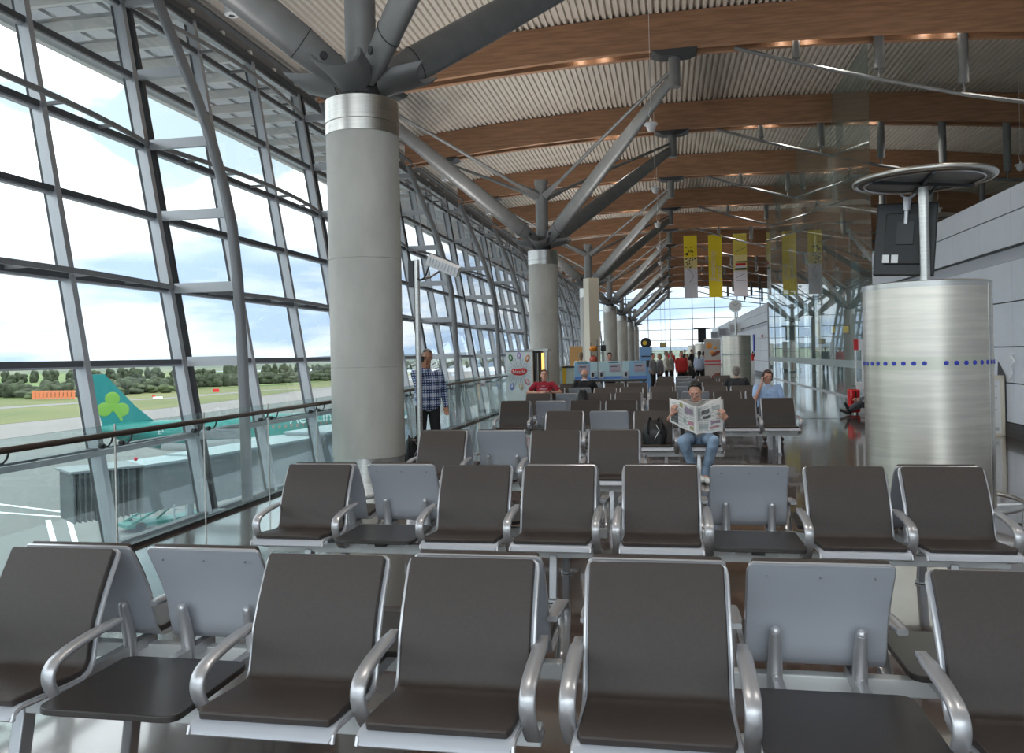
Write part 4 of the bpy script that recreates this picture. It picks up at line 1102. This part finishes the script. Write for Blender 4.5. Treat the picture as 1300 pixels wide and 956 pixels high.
# newspaper: two leaves and inner sheets
np_ = empty('newspaper', (NX-.03, NY-.62, .60), label='open broadsheet newspaper held up by the man in jeans', cat='newspaper')
M_PAPER = mat('newsprint', (.82, .81, .78), .8, noise=(40, .06))
def leaf(sgn, dy, top0, top1, bot0, bot1, w, nm, curlz=0.0):
    b = MB(); n = 12; F = []; Bk = []
    for i in range(n+1):
        u = i/n; x = sgn*w*u; y = dy*math.sin(u*PI*.5) + .015*math.sin(u*7) 
        rf = []; rb = []
        for j in range(9):
            v = j/8; z = (bot0+(bot1-bot0)*u)*(1-v) + (top0+(top1-top0)*u)*v + .008*math.sin(u*9+v*3)
            yy = y + .02*math.sin(v*4+u*3) + curlz*u*u*(v-.5)
            rf.append(b.bm.verts.new((x, yy, z))); rb.append(b.bm.verts.new((x, yy+.003, z)))
        F.append(rf); Bk.append(rb)
    for i in range(n):
        for j in range(8):
            b._f([F[i][j], F[i+1][j], F[i+1][j+1], F[i][j+1]]); b._f([Bk[i][j], Bk[i][j+1], Bk[i+1][j+1], Bk[i+1][j]])
    for i in range(n):
        for q in (0, 8): b._f([F[i][q], Bk[i][q], Bk[i+1][q], F[i+1][q]])
    for q in (0, n):
        for j in range(8): b._f([F[q][j], F[q][j+1], Bk[q][j+1], Bk[q][j]])
    o = b.build(nm, M_PAPER, np_, sharp=70)
    return lambda u, v: V((sgn*w*u, dy*math.sin(u*PI*.5)+.015*math.sin(u*7)+.02*math.sin(v*4+u*3)+curlz*u*u*(v-.5)-.003, (bot0+(bot1-bot0)*u)*(1-v)+(top0+(top1-top0)*u)*v+.008*math.sin(u*9+v*3)))
fl = leaf(-1, .10, .36, .47, .0, .15, .33, 'left_page'); fr_ = leaf(1, .12, .36, .44, .0, .03, .33, 'right_page')
leaf(1, .17, .34, .47, .02, .20, .32, 'inner_page', .08); leaf(-1, .16, .34, .44, .03, .2, .30, 'inner_page', .05)
def block(f, u0, u1, v0, v1, m, nm):
    b = MB(); n = 4; A = [[b.bm.verts.new(f(u0+(u1-u0)*i/n, v0+(v1-v0)*j/n)) for j in range(n+1)] for i in range(n+1)]
    for i in range(n):
        for j in range(n): b._f([A[i][j], A[i+1][j], A[i+1][j+1], A[i][j+1]])
    return b.build(nm, m, np_)
inks = [mat('print_mauve', (.35,.26,.34), .8), mat('print_tan', (.42,.33,.2), .8), mat('print_dark', (.10,.10,.10), .8), mat('print_pink', (.55,.25,.3), .8), mat('print_grey', (.45,.5,.5), .6), mat('print_olive', (.4,.38,.15), .8)]
for q in [(fl,.12,.42,.62,.85,0), (fl,.5,.62,.75,.9,5), (fl,.68,.95,.08,.5,2), (fl,.1,.32,.22,.38,3), (fl,.1,.25,.06,.18,5), (fl,.38,.5,.25,.42,4), (fl,.72,.92,.62,.68,4), (fr_,.2,.5,.66,.80,2), (fr_,.25,.55,.5,.6,2), (fr_,.6,.9,.7,.85,4),
          (fr_,.1,.45,.12,.32,4), (fr_,.55,.9,.28,.36,0), (fr_,.5,.85,.14,.2,3), (fr_,.05,.15,.45,.9,4)]:
    block(*q[:5], inks[q[5]], 'printed_picture')
for f in (fl, fr_):
    b = MB()
    for v in [x/22 for x in range(2, 21)]:
        for u in (.08, .3, .52, .74):
            if (int(v*22)+int(u*10)) % 3:
                p = [f(u+.17*i/3, v) for i in range(4)]
                for a, c in zip(p, p[1:]): b.bar(a-V((0,.001,0)), c-V((0,.001,0)), .002, .0045, up=(0,0,1))
    b.build('printed_column', mat('print_text', (.3,.3,.3), .8), np_)

# woman phoning, light-blue polo
J = seated(); J.update(head=(.0, -.33, 1.145), chest=(0, -.29, .84), neck=(0, -.29, 1.0), shL=(.20, -.28, .94), shR=(-.20, -.28, .94), elR=(-.24, -.42, .72), wrR=(-.115, -.435, 1.03), elL=(.25, -.36, .68), wrL=(.12, -.55, .62))
wr, WJ, WR = person('person', (1.86, 16.5, 0), 0, 'smiling woman with short dark hair in light-blue polo shirt holding a phone to her ear', J, (.12, .05, .08), SK1, HBR, M_POLO, M_BLKC, M_BLACK,
       curl=(.4, .7), handN=((0,0,-1), (1, .2, 0)), handD=(None, (.05, .05, 1)), hairstyle='bob', voxel=.0075, bulk=1.12)
phone(wr, (-.088, -.37, 1.12), (.0, .05, 1))
MB().tube([(-.07, -.36, .985), (0, -.41, .93), (.07, -.36, .985)], .014, 8).build('collar', M_WHITE, wr)

# man in crimson T-shirt
J = seated(); J.update(head=(0, -.22, 1.17), elL=(.38, -.30, .78), elR=(-.38, -.30, .78), wrL=(.08, -.50, .80), wrR=(-.09, -.49, .78), neck=(0,-.22,1.03), chest=(0,-.23,.88))
rr, RJ, _r = person('person', (-2.79, 19.15, 0), 0, 'young man in crimson T-shirt with hands clasped, sitting by the vending machine', J, (.1, -.18), SK1, HBR, M_REDT, M_JEAN, M_BLACK,
       curl=(.6, .6), handN=((-.2, .7, -.3), (.2, .7, -.3)), handD=((-1, -.1, 0), (1, -.1, 0)), voxel=.009, bulk=1.05)
MB().ball((0, -.365, .86), (.10, .012, .03), 16, 8).ball((0, -.36, .93), (.05, .01, .012), 12, 6).build('shirt_print', mat('shirt_print_pale', (.5,.25,.3), .8), rr)
MB().lathe([(.034,0), (.034,.02), (.030,.02), (.030,0)], n=16, c=(.16,-.455,.79), closed=True).build('wristwatch', M_BLACK, rr)

# standing man in plaid shirt
J = standing(1.76); J.update(elR=(-.20, -.26, 1.22), wrR=(-.085, -.16, 1.47), head=(0, -.03, 1.64), elL=(.27, .05, 1.12), wrL=(.27, -.06, .88))
pm, PJ, PR = person('person', (-3.62, 12.25, 0), math.radians(28), 'man in blue plaid shirt and black trousers standing by the balustrade, hand at face', J, (-.15, .12), SK2, HG, M_PLAID, M_BLKC, M_BLACK,
       sleeve='long', curl=(.4, .8), handN=((0, -.3, 0), (.4, 1, 0)), handD=(None, (.15, .15, 1)), voxel=.0075, coat=.02, bulk=1.02)
phone(pm, (-.088, -.10, 1.60), (.1, .3, 1))
b = MB()
for s in (-1, 1):
    c = PJ['head'] + PR @ V((.03*s, -.100, .004)); b.torus(c, .020, .0018, 14, 5, nrm='y')
b.build('glasses', M_BLACK, pm)

# two travellers seen from behind on row seven
def back(name, loc, label, hair, hs, topm, collar, skin=SK1):
    J = seated(); r, JJ, RR = person(name, loc, PI, label, J, (0, .05), skin, hair, topm, M_BLKC, M_BLACK, sleeve='long', hairstyle=hs, voxel=.010, bulk=1.12)
    MB().tube([(.075*math.cos(a)+JJ['neck'].x, .075*math.sin(a)+JJ['neck'].y, 1.03+.01*math.sin(a)) for a in [PI*2*i/14 for i in range(15)]], .022, 8, cap=False).build('collar', collar, r)
back('person', (-1.90, 19.15, 0), 'bald man seen from behind in a black jacket, before the blue terminals', HG, 'bald', M_BLKC, M_WHITE)
back('person', (1.55, 19.15, 0), 'grey-haired man seen from behind in a dark jacket, before the second drum', HG, 'short', mat('charcoal_cloth', (.03,.03,.035), .8), mat('beige_collar', (.5,.45,.36), .8))

# person sitting on the floor by the red case
J = dict(pelvis=(.0, 0, .13), chest=(0, -.16, .48), neck=(0, -.24, .62), head=(0, -.30, .76), shL=(.18, -.18, .55), shR=(-.18, -.18, .55), elL=(.26, -.34, .36), elR=(-.26, -.34, .36), wrL=(.16, -.54, .38), wrR=(-.12, -.54, .40),
         hipL=(.10, -.05, .13), hipR=(-.10, -.05, .13), knL=(.16, -.46, .40), knR=(-.12, -.44, .26), anL=(.05, -.78, .16), anR=(-.16, -.78, .09), toL=(.07, -.88, .30), toR=(-.20, -.93, .12))
fp, _a, _b = person('person', (5.15, 21.45, 0), math.radians(-90), 'person in grey and jeans sitting on the floor by the red suitcase, legs stretched out', J, (0, .5), SK1, HBR, mat('striped_grey_top', (.42,.40,.40), .8, noise=(20,.5)), mat('grey_trousers', (.10,.10,.11), .8), M_BLACK, sleeve='long', voxel=.010)

# travellers standing far off
FAR = [(-2.95, 28.9, 2.8, 1.70, 'short', HBL, SK2, M_CREAM, M_BLKC, 'man with reddish face standing behind the leftmost blue terminal'),
       (-1.90, 28.2, .3, 1.66, 'short', HB, SK1, mat('pale_blue_shirt', (.45,.58,.7), .8), M_BLKC, 'dark-haired person in pale blue behind the middle blue terminal'),
       (-.60, 37.0, 1.2, 1.60, 'short', HB, SK1, mat('grey_jumper', (.22,.22,.24), .8), M_BLKC, 'person in grey jumper standing just right of the blue terminals'),
       (-.30, 37.4, -1.1, 1.58, 'bob', HBL, SK1, mat('grey_jumper', (.22,.22,.24), .8), M_BLKC, 'fair-haired person in grey facing the one in the grey jumper'),
       (-.02, 40.0, 1.6, 1.70, 'short', HG, SK1, mat('cream_jacket', (.55,.52,.46), .8), M_BLKC, 'person in long cream jacket standing in the far group'),
       (.20, 40.8, 1.4, 1.68, 'short', HG, SK1, mat('stone_jacket', (.42,.42,.40), .8), M_BLKC, 'person in stone grey jacket behind the cream jacket'),
       (.66, 38.0, .2, 1.66, 'short', HBR, SK1, mat('bright_red_jacket', (.5,.03,.03), .8), M_BLKC, 'person in bright red jacket and black trousers in the far group'),
       (.33, 60.0, 0, 1.74, 'short', HBR, SK1, mat('bright_red_jacket', (.5,.03,.03), .8), M_BLKC, 'distant person in red top against the end windows'),
       (1.28, 60.0, 0, 1.80, 'short', HB, SK1, M_BLKC, M_BLKC, 'distant person in black, left of the pair near the third drum'),
       (1.78, 60.5, 1.0, 1.80, 'short', HB, SK1, M_BLKC, M_BLKC, 'distant person in black, right of the pair near the third drum'),
       (1.60, 42.0, 2.9, 1.66, 'long', HBR, SK1, mat('pale_blue_top', (.45,.52,.68), .8), M_BLKC, 'long-haired woman in pale blue top beside the food advert'),
       (1.85, 42.5, 2.0, 1.62, 'short', HB, SK1, M_BLKC, M_BLKC, 'dark-clad person right of the long-haired woman'),
       (1.02, 43.5, .4, 1.45, 'bob', HBL, SK1, mat('pink_cream_top', (.6,.5,.46), .8), M_BLKC, 'person in pale pinkish top behind the luggage pile'),
       (.75, 44.5, -.4, 1.50, 'short', HBR, SK1, mat('light_grey_top', (.5,.5,.52), .8), M_BLKC, 'person in light grey top behind the red jacket')]
for x, y, rz, h, hs, hr_, sk, tp, bt, lb in FAR:
    person('person', (x, y, 0), rz, lb, standing(h), (0, .1), sk, hr_, tp, bt, M_BLACK, sleeve='long', hairstyle=hs, voxel=.018, coat=.08, group='travellers standing in the distance', bulk=1.1)

# ------------------------------------------------------------------ outside: airfield
GZ = -10.0
M_APRON = mat('apron_concrete', (.165, .158, .148), .8, noise=(.05, .12), bump=(3, .2))
M_GRASS = mat('airfield_grass', (.085, .11, .028), .95, noise=(.03, .45, (.125, .135, .04)))
M_FIELD = mat('far_field_green', (.075, .15, .028), .95, noise=(.012, .4, (.14, .165, .06)))
tag(MB().box(-420, -11.6, -150, 620, GZ-1, GZ).build('apron', M_APRON), kind='structure')
b = MB()
b.prism([(-118, -150), (-131, 143), (-128, 161), (-126, 201), (-128.5, 241), (-139, 306), (-150, 420), (-170, 620), (-1300, 1300), (-1300, -150)], 'z', GZ, GZ+.06)
tag(b.build('grass_field', M_GRASS), kind='structure')
b = MB(); b.prism([(-190, 120), (-176, 192), (-170, 219), (-154, 246), (-151, 290), (-140, 321), (-146, 321), (-158, 290), (-163, 246), (-181, 216), (-188, 190), (-204, 120)], 'z', GZ+.06, GZ+.10)
tag(b.build('taxiway', M_APRON), kind='structure')
b = MB(); b.prism([(-225, 60), (-236, 252), (-205, 262), (-200, 318), (-172, 372), (-230, 700), (-1300, 1300), (-1300, 60)], 'z', GZ+.06, GZ+.3)
tag(b.build('far_field', M_FIELD), kind='structure')
def ridge(name, D, ztop, amp, m, seed, a0=-75, a1=12, thick=260, base=GZ-2):
    b = MB(); rng = random.Random(seed); ph = [rng.uniform(0, 6) for _ in range(6)]; n = 120; F = []; T = []; B = []
    for i in range(n+1):
        a = math.radians(a0+(a1-a0)*i/n)
        z = ztop + amp*sum(math.sin(a*(7+6*k)+ph[k])/(1+k) for k in range(6))
        x, y = math.sin(a)*D, math.cos(a)*D
        F.append(b.bm.verts.new((x, y, base))); x2, y2 = x*(1+thick/D), y*(1+thick/D)
        T.append(b.bm.verts.new((x2, y2, z))); B.append(b.bm.verts.new((x2*1.1, y2*1.1, base)))
    for i in range(n):
        b._f([F[i], F[i+1], T[i+1], T[i]]); b._f([T[i], T[i+1], B[i+1], B[i]])
    tag(b.build(name, m), kind='structure')
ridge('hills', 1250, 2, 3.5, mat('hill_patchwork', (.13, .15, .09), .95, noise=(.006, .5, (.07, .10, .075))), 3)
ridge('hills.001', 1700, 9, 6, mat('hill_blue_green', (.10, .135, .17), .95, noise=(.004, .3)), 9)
# tree belts: a countless hedge of crowns
def belt(name, pts, n, h, m, label, seed):
    b = MB(); rng = random.Random(seed)
    L = len(pts)-1
    for i in range(n):
        t = rng.random()*L; k = int(t); f = t-k
        x = pts[k][0]+(pts[k+1][0]-pts[k][0])*f + rng.uniform(-9, 9); y = pts[k][1]+(pts[k+1][1]-pts[k][1])*f + rng.uniform(-9, 9)
        hh = h*rng.uniform(.5, 1.0); w = rng.uniform(1.3, 3.0)
        for q in range(5):
            b.ball((x+rng.uniform(-w, w)*.6, y+rng.uniform(-w, w)*.6, GZ+hh*rng.uniform(.35, .8)), (w*rng.uniform(.5,.9), w*rng.uniform(.5,.9), hh*rng.uniform(.2,.38)), 8, 5)
        b.ball((x, y, GZ+hh*.3), (w, w, hh*.35), 8, 5)
    tag(b.build(name, m), label, 'trees', kind='stuff')
M_TREE = mat('tree_foliage', (.058, .078, .040), .95, noise=(.35, .5), bump=(1.5, 1.0)); M_TREE2 = mat('tree_foliage_light', (.085, .115, .045), .95, noise=(.4, .4), bump=(1.5, 1.0))
belt('tree_belt', [(-300, 200), (-240, 262), (-205, 275), (-212, 330), (-190, 390), (-185, 480)], 340, 6.2, M_TREE, 'dark green belt of trees beyond the airfield grass', 1)
belt('far_tree_belt', [(-560, 330), (-420, 460), (-330, 600), (-240, 760), (-150, 900)], 260, 9, M_TREE, 'hazy farther belt of trees below the hills', 2)
belt('hedge', [(-262, 205), (-236, 245), (-205, 258), (-196, 300)], 26, 4.0, M_TREE2, 'low light green bushes in front of the dark tree belt', 5)
# red runway barrier, markings, small lights
r = empty('striped_barrier', (-200, 241.5, GZ), label='long orange barrier fence far out on the airfield grass', cat='barrier')
for i in range(11): MB().box(-8+1.5*i, -6.9+1.5*i, -.15, .15, .3, 3.2).build('barrier_panel', mat('barrier_orange', (.62, .19, .08), .7), r)
MB().box(-8.2, 8.5, -.05, .05, .6, .8).box(-8.2, 8.5, -.05, .05, 2.6, 2.8).build('rail', mat('barrier_pale', (.7,.55,.45), .7), r)
b = MB()
for p, q in (((-60, 58.6), (-45.2, 55.7)), ((-45.8, 54.5), (-35, 42.5)), ((-46.6, 57.5), (-34, 43)), ((-60, 62), (-46.6, 57.5))):
    b.bar((*p, GZ+.02), (*q, GZ+.02), .35, .03)
tag(b.build('apron_line', M_WHITE), 'white painted guide lines on the apron below the near window', 'marking')
r = empty('airfield_marker', (-164, 280.6, GZ), label='small red and white marker board on the grass beyond the curved tube', cat='sign'); MB().box(-1.2, 1.2, -.2, .2, .4, 1.6).build('board', M_RED, r)
r = empty('airfield_marker', (-156, 233, GZ), label='small white vehicle-like marker with red stripe right of the tail fin', cat='sign'); MB().box(-1.5, 1.5, -.3, .3, .5, 1.1).build('board', M_WHITE, r); MB().box(-1.8, -1.0, -.35, .35, 1.1, 1.5).build('red_cap', M_RED, r)

# ------------------------------------------------------------------ airliner
M_TEAL = mat('airliner_green', (.015, .22, .19), .35); M_FINC = mat('airliner_fin_teal', (.012, .18, .175), .35); M_SHAM = mat('shamrock_lime', (.15, .33, .05), .4)
ax0 = V((-49.3, 64.0, -4.6)); dirx = V((.66, .751, 0)).normalized()
ang = math.atan2(dirx.y, dirx.x)
pl = empty('airliner', ax0, ang, label='green and white airliner with a shamrock on its tail fin, parked outside', cat='aeroplane')
RF = 1.62
st = [(0, .18, .55), (1.2, .5, .42), (3, .95, .1), (5.5, 1.35, -.35), (8.5, 1.58, -.62), (11, RF, -.7), (28, RF, -.7), (30.5, 1.5, -.8), (32.5, 1.1, -1.0), (33.6, .5, -1.2), (33.9, .1, -1.25)]
def fus():
    b = MB(); n = 28; rings = []
    for x, rr, z in st: rings.append([b.bm.verts.new((x, rr*math.cos(2*PI*j/n), z+rr*math.sin(2*PI*j/n))) for j in range(n)])
    for A, B in zip(rings, rings[1:]):
        for j in range(n):
            f = b._f([A[j], B[j], B[(j+1)%n], A[(j+1)%n]])
            zz = sum(v.co.z for v in f.verts)/4 if f else 0
            if f: f.material_index = 0 if zz > -1.15 else 1
    b._f(rings[0]); b._f(rings[-1][::-1]); return b
fus().build('fuselage', [M_TEAL, M_WHITE], pl, sharp=60)
MB().prism([(.0, .4), (7.6, .35), (5.3, .85), (3.6, 2.4), (1.1, 5.35), (-.35, 5.35), (.9, .9)], 'y', -.14, .14).build('tail_fin', M_FINC, pl)
for z, nm in ((0, 0),):
    b = MB()
    for s in (-1,):
        for lx, lz, a in ((1.7, 3.15, 0), (1.05, 2.25, 2.2), (2.45, 2.15, -2.2)):
            b.ball((lx, -.15, lz), (.62, .03, .62), 18, 8)
        b.bar((1.75, -.155, 2.4), (2.45, -.155, 1.2), .22, .03, up=(0,1,0))
        b.ball((1.72, -.15, 2.5), (.45, .03, .5), 14, 6)
    b.build('shamrock', M_SHAM, pl)
for s in (-1, 1):
    b = MB(); b.hexa([(.6, .2*s, .3), (3.6, .4*s, .2), (3.4, 5.6*s, .75), (2.2, 5.6*s, .75), (.6, .2*s, .42), (3.6, .4*s, .40), (3.4, 5.6*s, .82), (2.2, 5.6*s, .82)])
    b.build('tailplane', M_WHITE if s > 0 else M_TEAL, pl)
    b = MB(); b.hexa([(13, 1.2*s, -1.6), (19, 1.2*s, -1.5), (14.2, 14*s, -.9), (12.6, 14*s, -.9), (13, 1.2*s, -1.3), (19, 1.2*s, -1.1), (14.2, 14*s, -.78), (12.6, 14*s, -.78)])
    b.build('wing', M_WHITE, pl)
    MB().lathe([(0,0), (.7, .1), (.95, .8), (.95, 2.2), (.6, 3.0), (0, 3.1)], n=24).build('engine', M_WHITE, pl, loc=(15.2, 5*s, -2.4)).rotation_euler = (0, PI/2, 0)
for x in [8.2+.62*i for i in range(32)]:
    for s in (-1,):
        zz = -.25; y = -math.sqrt(RF*RF-.45*.45)
        MB().box(x, x+.24, y-.03, y+.02, zz-.16, zz+.18).build('window', mat('cabin_window', (.35, .20, .16), .3), pl)
M_TXT = mat('fuselage_lettering', (.82, .86, .84), .4)
text('Aer Lingus', 'fuselage_lettering', 1.5, M_TXT, pl, (17.4, -1.62, .42), (PI/2, 0, 0), depth=.02, align='LEFT')
text('EI', 'registration_lettering', .7, M_TXT, pl, (5.4, -1.3, .05), (PI/2, 0, .08), depth=.02)
for x, y in ((29, 0), (15.5, 2), (15.5, -2)):
    MB().tube([(x, y, -2.2), (x, y, -4.9)], .09, 8).tube([(x, y-.2, -4.95), (x, y+.2, -4.95)], .44, 18).build('landing_gear', M_DKSTEEL, pl)

# ------------------------------------------------------------------ jet bridge
M_JB = mat('jetbridge_grey', (.24, .26, .265), .6, noise=(.8, .12)); M_JBR = mat('jetbridge_roof', (.34, .40, .41), .5); M_JBD = mat('bellows_dark_grey', (.10, .11, .115), .7)
jb = empty('jet_bridge', (-25.1, 36.1, GZ), label='grey passenger boarding bridge with pale roof and ribbed cab outside the window', cat='boarding bridge')
def seg(a, c, w, z0, z1, nm, m, roof=True):
    MB().bar((a[0], a[1], (z0+z1)/2), (c[0], c[1], (z0+z1)/2), w, z1-z0).build(nm, m, jb)
    if roof: MB().bar((a[0], a[1], z1+.06), (c[0], c[1], z1+.06), w+.25, .12).build('roof_edge', M_JBR, jb)
J0 = 4.4; J1 = 6.6
seg((-.9, .2), (.6, 4.6), 2.3, J0, J1+.02, 'rear_tunnel', M_JB); seg((.4, 3.2), (2.6, 15), 2.6, J0-.1, J1+.1, 'middle_tunnel', M_JB); seg((2.5, 13), (4.6, 27), 2.9, J0-.2, J1+.35, 'front_tunnel', M_JB)
b = MB()
for i in range(11): b.bar((-2.45+.14*i, -2.05+.19*i, 4.38), (-2.45+.14*i, -2.05+.19*i, 6.65), 2.3, .08, up=(.6, .8, 0))
MB().bar((-2.4, -1.95, 5.5), (-.9, .2, 5.5), 2.1, 2.1).build('cab_core', M_JBD, jb); b.build('bellows', M_JBD, jb)
MB().bar((-2.6, -2.2, 6.72), (-.7, .4, 6.72), 2.6, .1).build('cab_roof', M_JB, jb)
b = MB()
for i in range(12): b.box(.16, .22, .4+.28*i, .5+.28*i, 5.5, 6.1)
b.build('ventilation_louvres', M_JBD, jb)
b = MB()
for sx in (0, .7): b.bar((.9+sx, 1.2, .1), (.9+sx, 1.2, 4.6), .07, .07)
for k in range(12): b.bar((.9, 1.2, .4+.36*k), (1.6, 1.2, .4+.36*k), .05, .05)
b.build('service_ladder', M_JBR, jb)
for x, y in ((.3, 3.5), (2.2, 13.2), (4.3, 25.5)):
    MB().tube([(x, y, 0), (x, y, J0)], .22, 14).box(x-.9, x+.9, y-.15, y+.15, .5, .8).build('support_leg', M_JBR, jb)
    for s in (-.8, .8): MB().tube([(x+s-.12, y, .45), (x+s+.12, y, .45)], .45, 16).build('wheel', M_BLACK, jb)
MB().ball((-.6, .4, 6.95), .1, 8, 6).build('red_beacon', M_RED, jb)
r = empty('service_steps', (-35.2, 53.8, GZ), 1.0, label='teal mobile service steps on the apron under the boarding bridge', cat='steps')
b = MB(); MT = mat('teal_paint', (.02, .17, .15), .5)
for sy in (-.7, .7): b.bar((-3, sy, .6), (3, sy, 3.2), .12, .16).bar((-3, sy, 1.6), (3, sy, 4.2), .08, .08)
for k in range(11): b.bar((-3+.6*k, -.7, .6+.26*k), (-3+.6*k, .7, .6+.26*k), .35, .05); b.bar((-3+.6*k, -.7, .6+.26*k), (-3+.6*k, -.7, 1.6+.26*k), .05, .05); b.bar((-3+.6*k, .7, .6+.26*k), (-3+.6*k, .7, 1.6+.26*k), .05, .05)
b.build('stair_flight', MT, r); MB().box(-3.4, 3.4, -.9, .9, .35, .6).bar((2.6, 0, .6), (2.6, 0, 3), .2, .2).bar((-1, 0, .6), (2.4, 0, 3), .12, .12).build('chassis', MT, r)
for x in (-2.5, 2.5):
    for s in (-.9, .9): MB().tube([(x, s-.1, .35), (x, s+.1, .35)], .35, 14).build('wheel', M_BLACK, r)

# ------------------------------------------------------------------ light
w = bpy.data.worlds.new('sky'); SC.world = w; w.use_nodes = True; nt = w.node_tree
bg = nt.nodes['Background']; tc = nt.nodes.new('ShaderNodeTexCoord'); sp = nt.nodes.new('ShaderNodeSeparateXYZ'); nt.links.new(tc.outputs['Generated'], sp.inputs[0])
mp = nt.nodes.new('ShaderNodeMapping'); mp.inputs['Scale'].default_value = (3.2, 3.2, 16); nt.links.new(tc.outputs['Generated'], mp.inputs['Vector'])
n1 = nt.nodes.new('ShaderNodeTexNoise'); n1.inputs['Scale'].default_value = 1.6; n1.inputs['Detail'].default_value = 8; nt.links.new(mp.outputs['Vector'], n1.inputs['Vector'])
cl = nt.nodes.new('ShaderNodeValToRGB'); e = cl.color_ramp.elements; e[0].position = .40; e[0].color = (.22, .28, .37, 1); e[1].position = .58; e[1].color = (.42, .43, .44, 1)
x_ = e.new(.49); x_.color = (.32, .36, .41, 1)
nt.links.new(n1.outputs['Fac'], cl.inputs['Fac'])
mp2 = nt.nodes.new('ShaderNodeMapping'); mp2.inputs['Scale'].default_value = (2.2, 2.2, 3.5); nt.links.new(tc.outputs['Generated'], mp2.inputs['Vector'])
n2 = nt.nodes.new('ShaderNodeTexNoise'); n2.inputs['Scale'].default_value = 1.8; n2.inputs['Detail'].default_value = 4; nt.links.new(mp2.outputs['Vector'], n2.inputs['Vector'])
up = nt.nodes.new('ShaderNodeValToRGB'); e = up.color_ramp.elements; e[0].position = .40; e[0].color = (.27, .325, .35, 1); e[1].position = .50; e[1].color = (1.15, 1.15, 1.15, 1)
nt.links.new(n2.outputs['Fac'], up.inputs['Fac'])
el = nt.nodes.new('ShaderNodeValToRGB'); e = el.color_ramp.elements; e[0].position = .11; e[0].color = (0,0,0,1); e[1].position = .22; e[1].color = (1,1,1,1); nt.links.new(sp.outputs['Z'], el.inputs['Fac'])
mx = nt.nodes.new('ShaderNodeMix'); mx.data_type = 'RGBA'; nt.links.new(el.outputs['Color'], mx.inputs['Factor']); nt.links.new(cl.outputs['Color'], mx.inputs['A']); nt.links.new(up.outputs['Color'], mx.inputs['B'])
nt.links.new(mx.outputs['Result'], bg.inputs['Color']); bg.inputs['Strength'].default_value = 2.3

def spot(x, y, z, e, col=(1, .95, .88)):
    l = bpy.data.lights.new('beam_downlight', 'SPOT'); l.energy = e; l.color = col; l.spot_size = math.radians(110); l.spot_blend = .9; l.shadow_soft_size = .25
    o = bpy.data.objects.new('beam_downlight', l); COL.objects.link(o); o.location = (x, y, z)
for Y in BEAM_Y[:9]:
    for x in (-1.9, 4.65, 8.8): spot(x, Y, zb(x)-.05, 280)
def ceiling_fill(x, y, z, e, tilt=0):  # unseen fill lamps, added to brighten the ceiling; they stand for no fittings
    l = bpy.data.lights.new('added_ceiling_fill', 'SPOT'); l.energy = e; l.color = (1, .97, .93); l.spot_size = math.radians(165); l.spot_blend = 1; l.shadow_soft_size = .5
    o = bpy.data.objects.new('added_ceiling_fill', l); COL.objects.link(o); o.location = (x, y, z); o.rotation_euler = (PI, tilt, 0)
for i in range(7):
    for dy in (-4.2, 4.2): ceiling_fill(-4.6, 10.75+16.8*i+dy, 4.4, 430)
for i in range(5): ceiling_fill(6.6, 4+16.8*i, 4.6, 210)
ceiling_fill(-4.6, -2, 4.4, 430)

# ------------------------------------------------------------------ camera
F_, VX_, VY_, K_ = 1050., 846., 447., .021
yaw = math.atan((VX_-650)/F_); roll = math.atan(K_)
cam = bpy.data.cameras.new('camera'); co = bpy.data.objects.new('camera', cam); COL.objects.link(co)
cam.sensor_width = 36; cam.lens = F_/1300*36
py = VY_ + K_*(VX_-650); cam.shift_y = -(478-py)/1300
cam.clip_start = .05; cam.clip_end = 5000
co.matrix_world = Matrix.Translation((0, 0, 1.65)) @ Matrix.Rotation(yaw, 4, 'Z') @ Matrix.Rotation(PI/2, 4, 'X') @ Matrix.Rotation(-roll, 4, 'Z')
SC.camera = co
SC.cycles.transparent_max_bounces = 24; SC.cycles.max_bounces = 8; SC.cycles.diffuse_bounces = 5
SC.view_settings.view_transform = 'Standard'; SC.view_settings.look = 'None'; SC.view_settings.gamma = 1; SC.view_settings.use_curve_mapping = False
SC.view_settings.exposure = 0.72
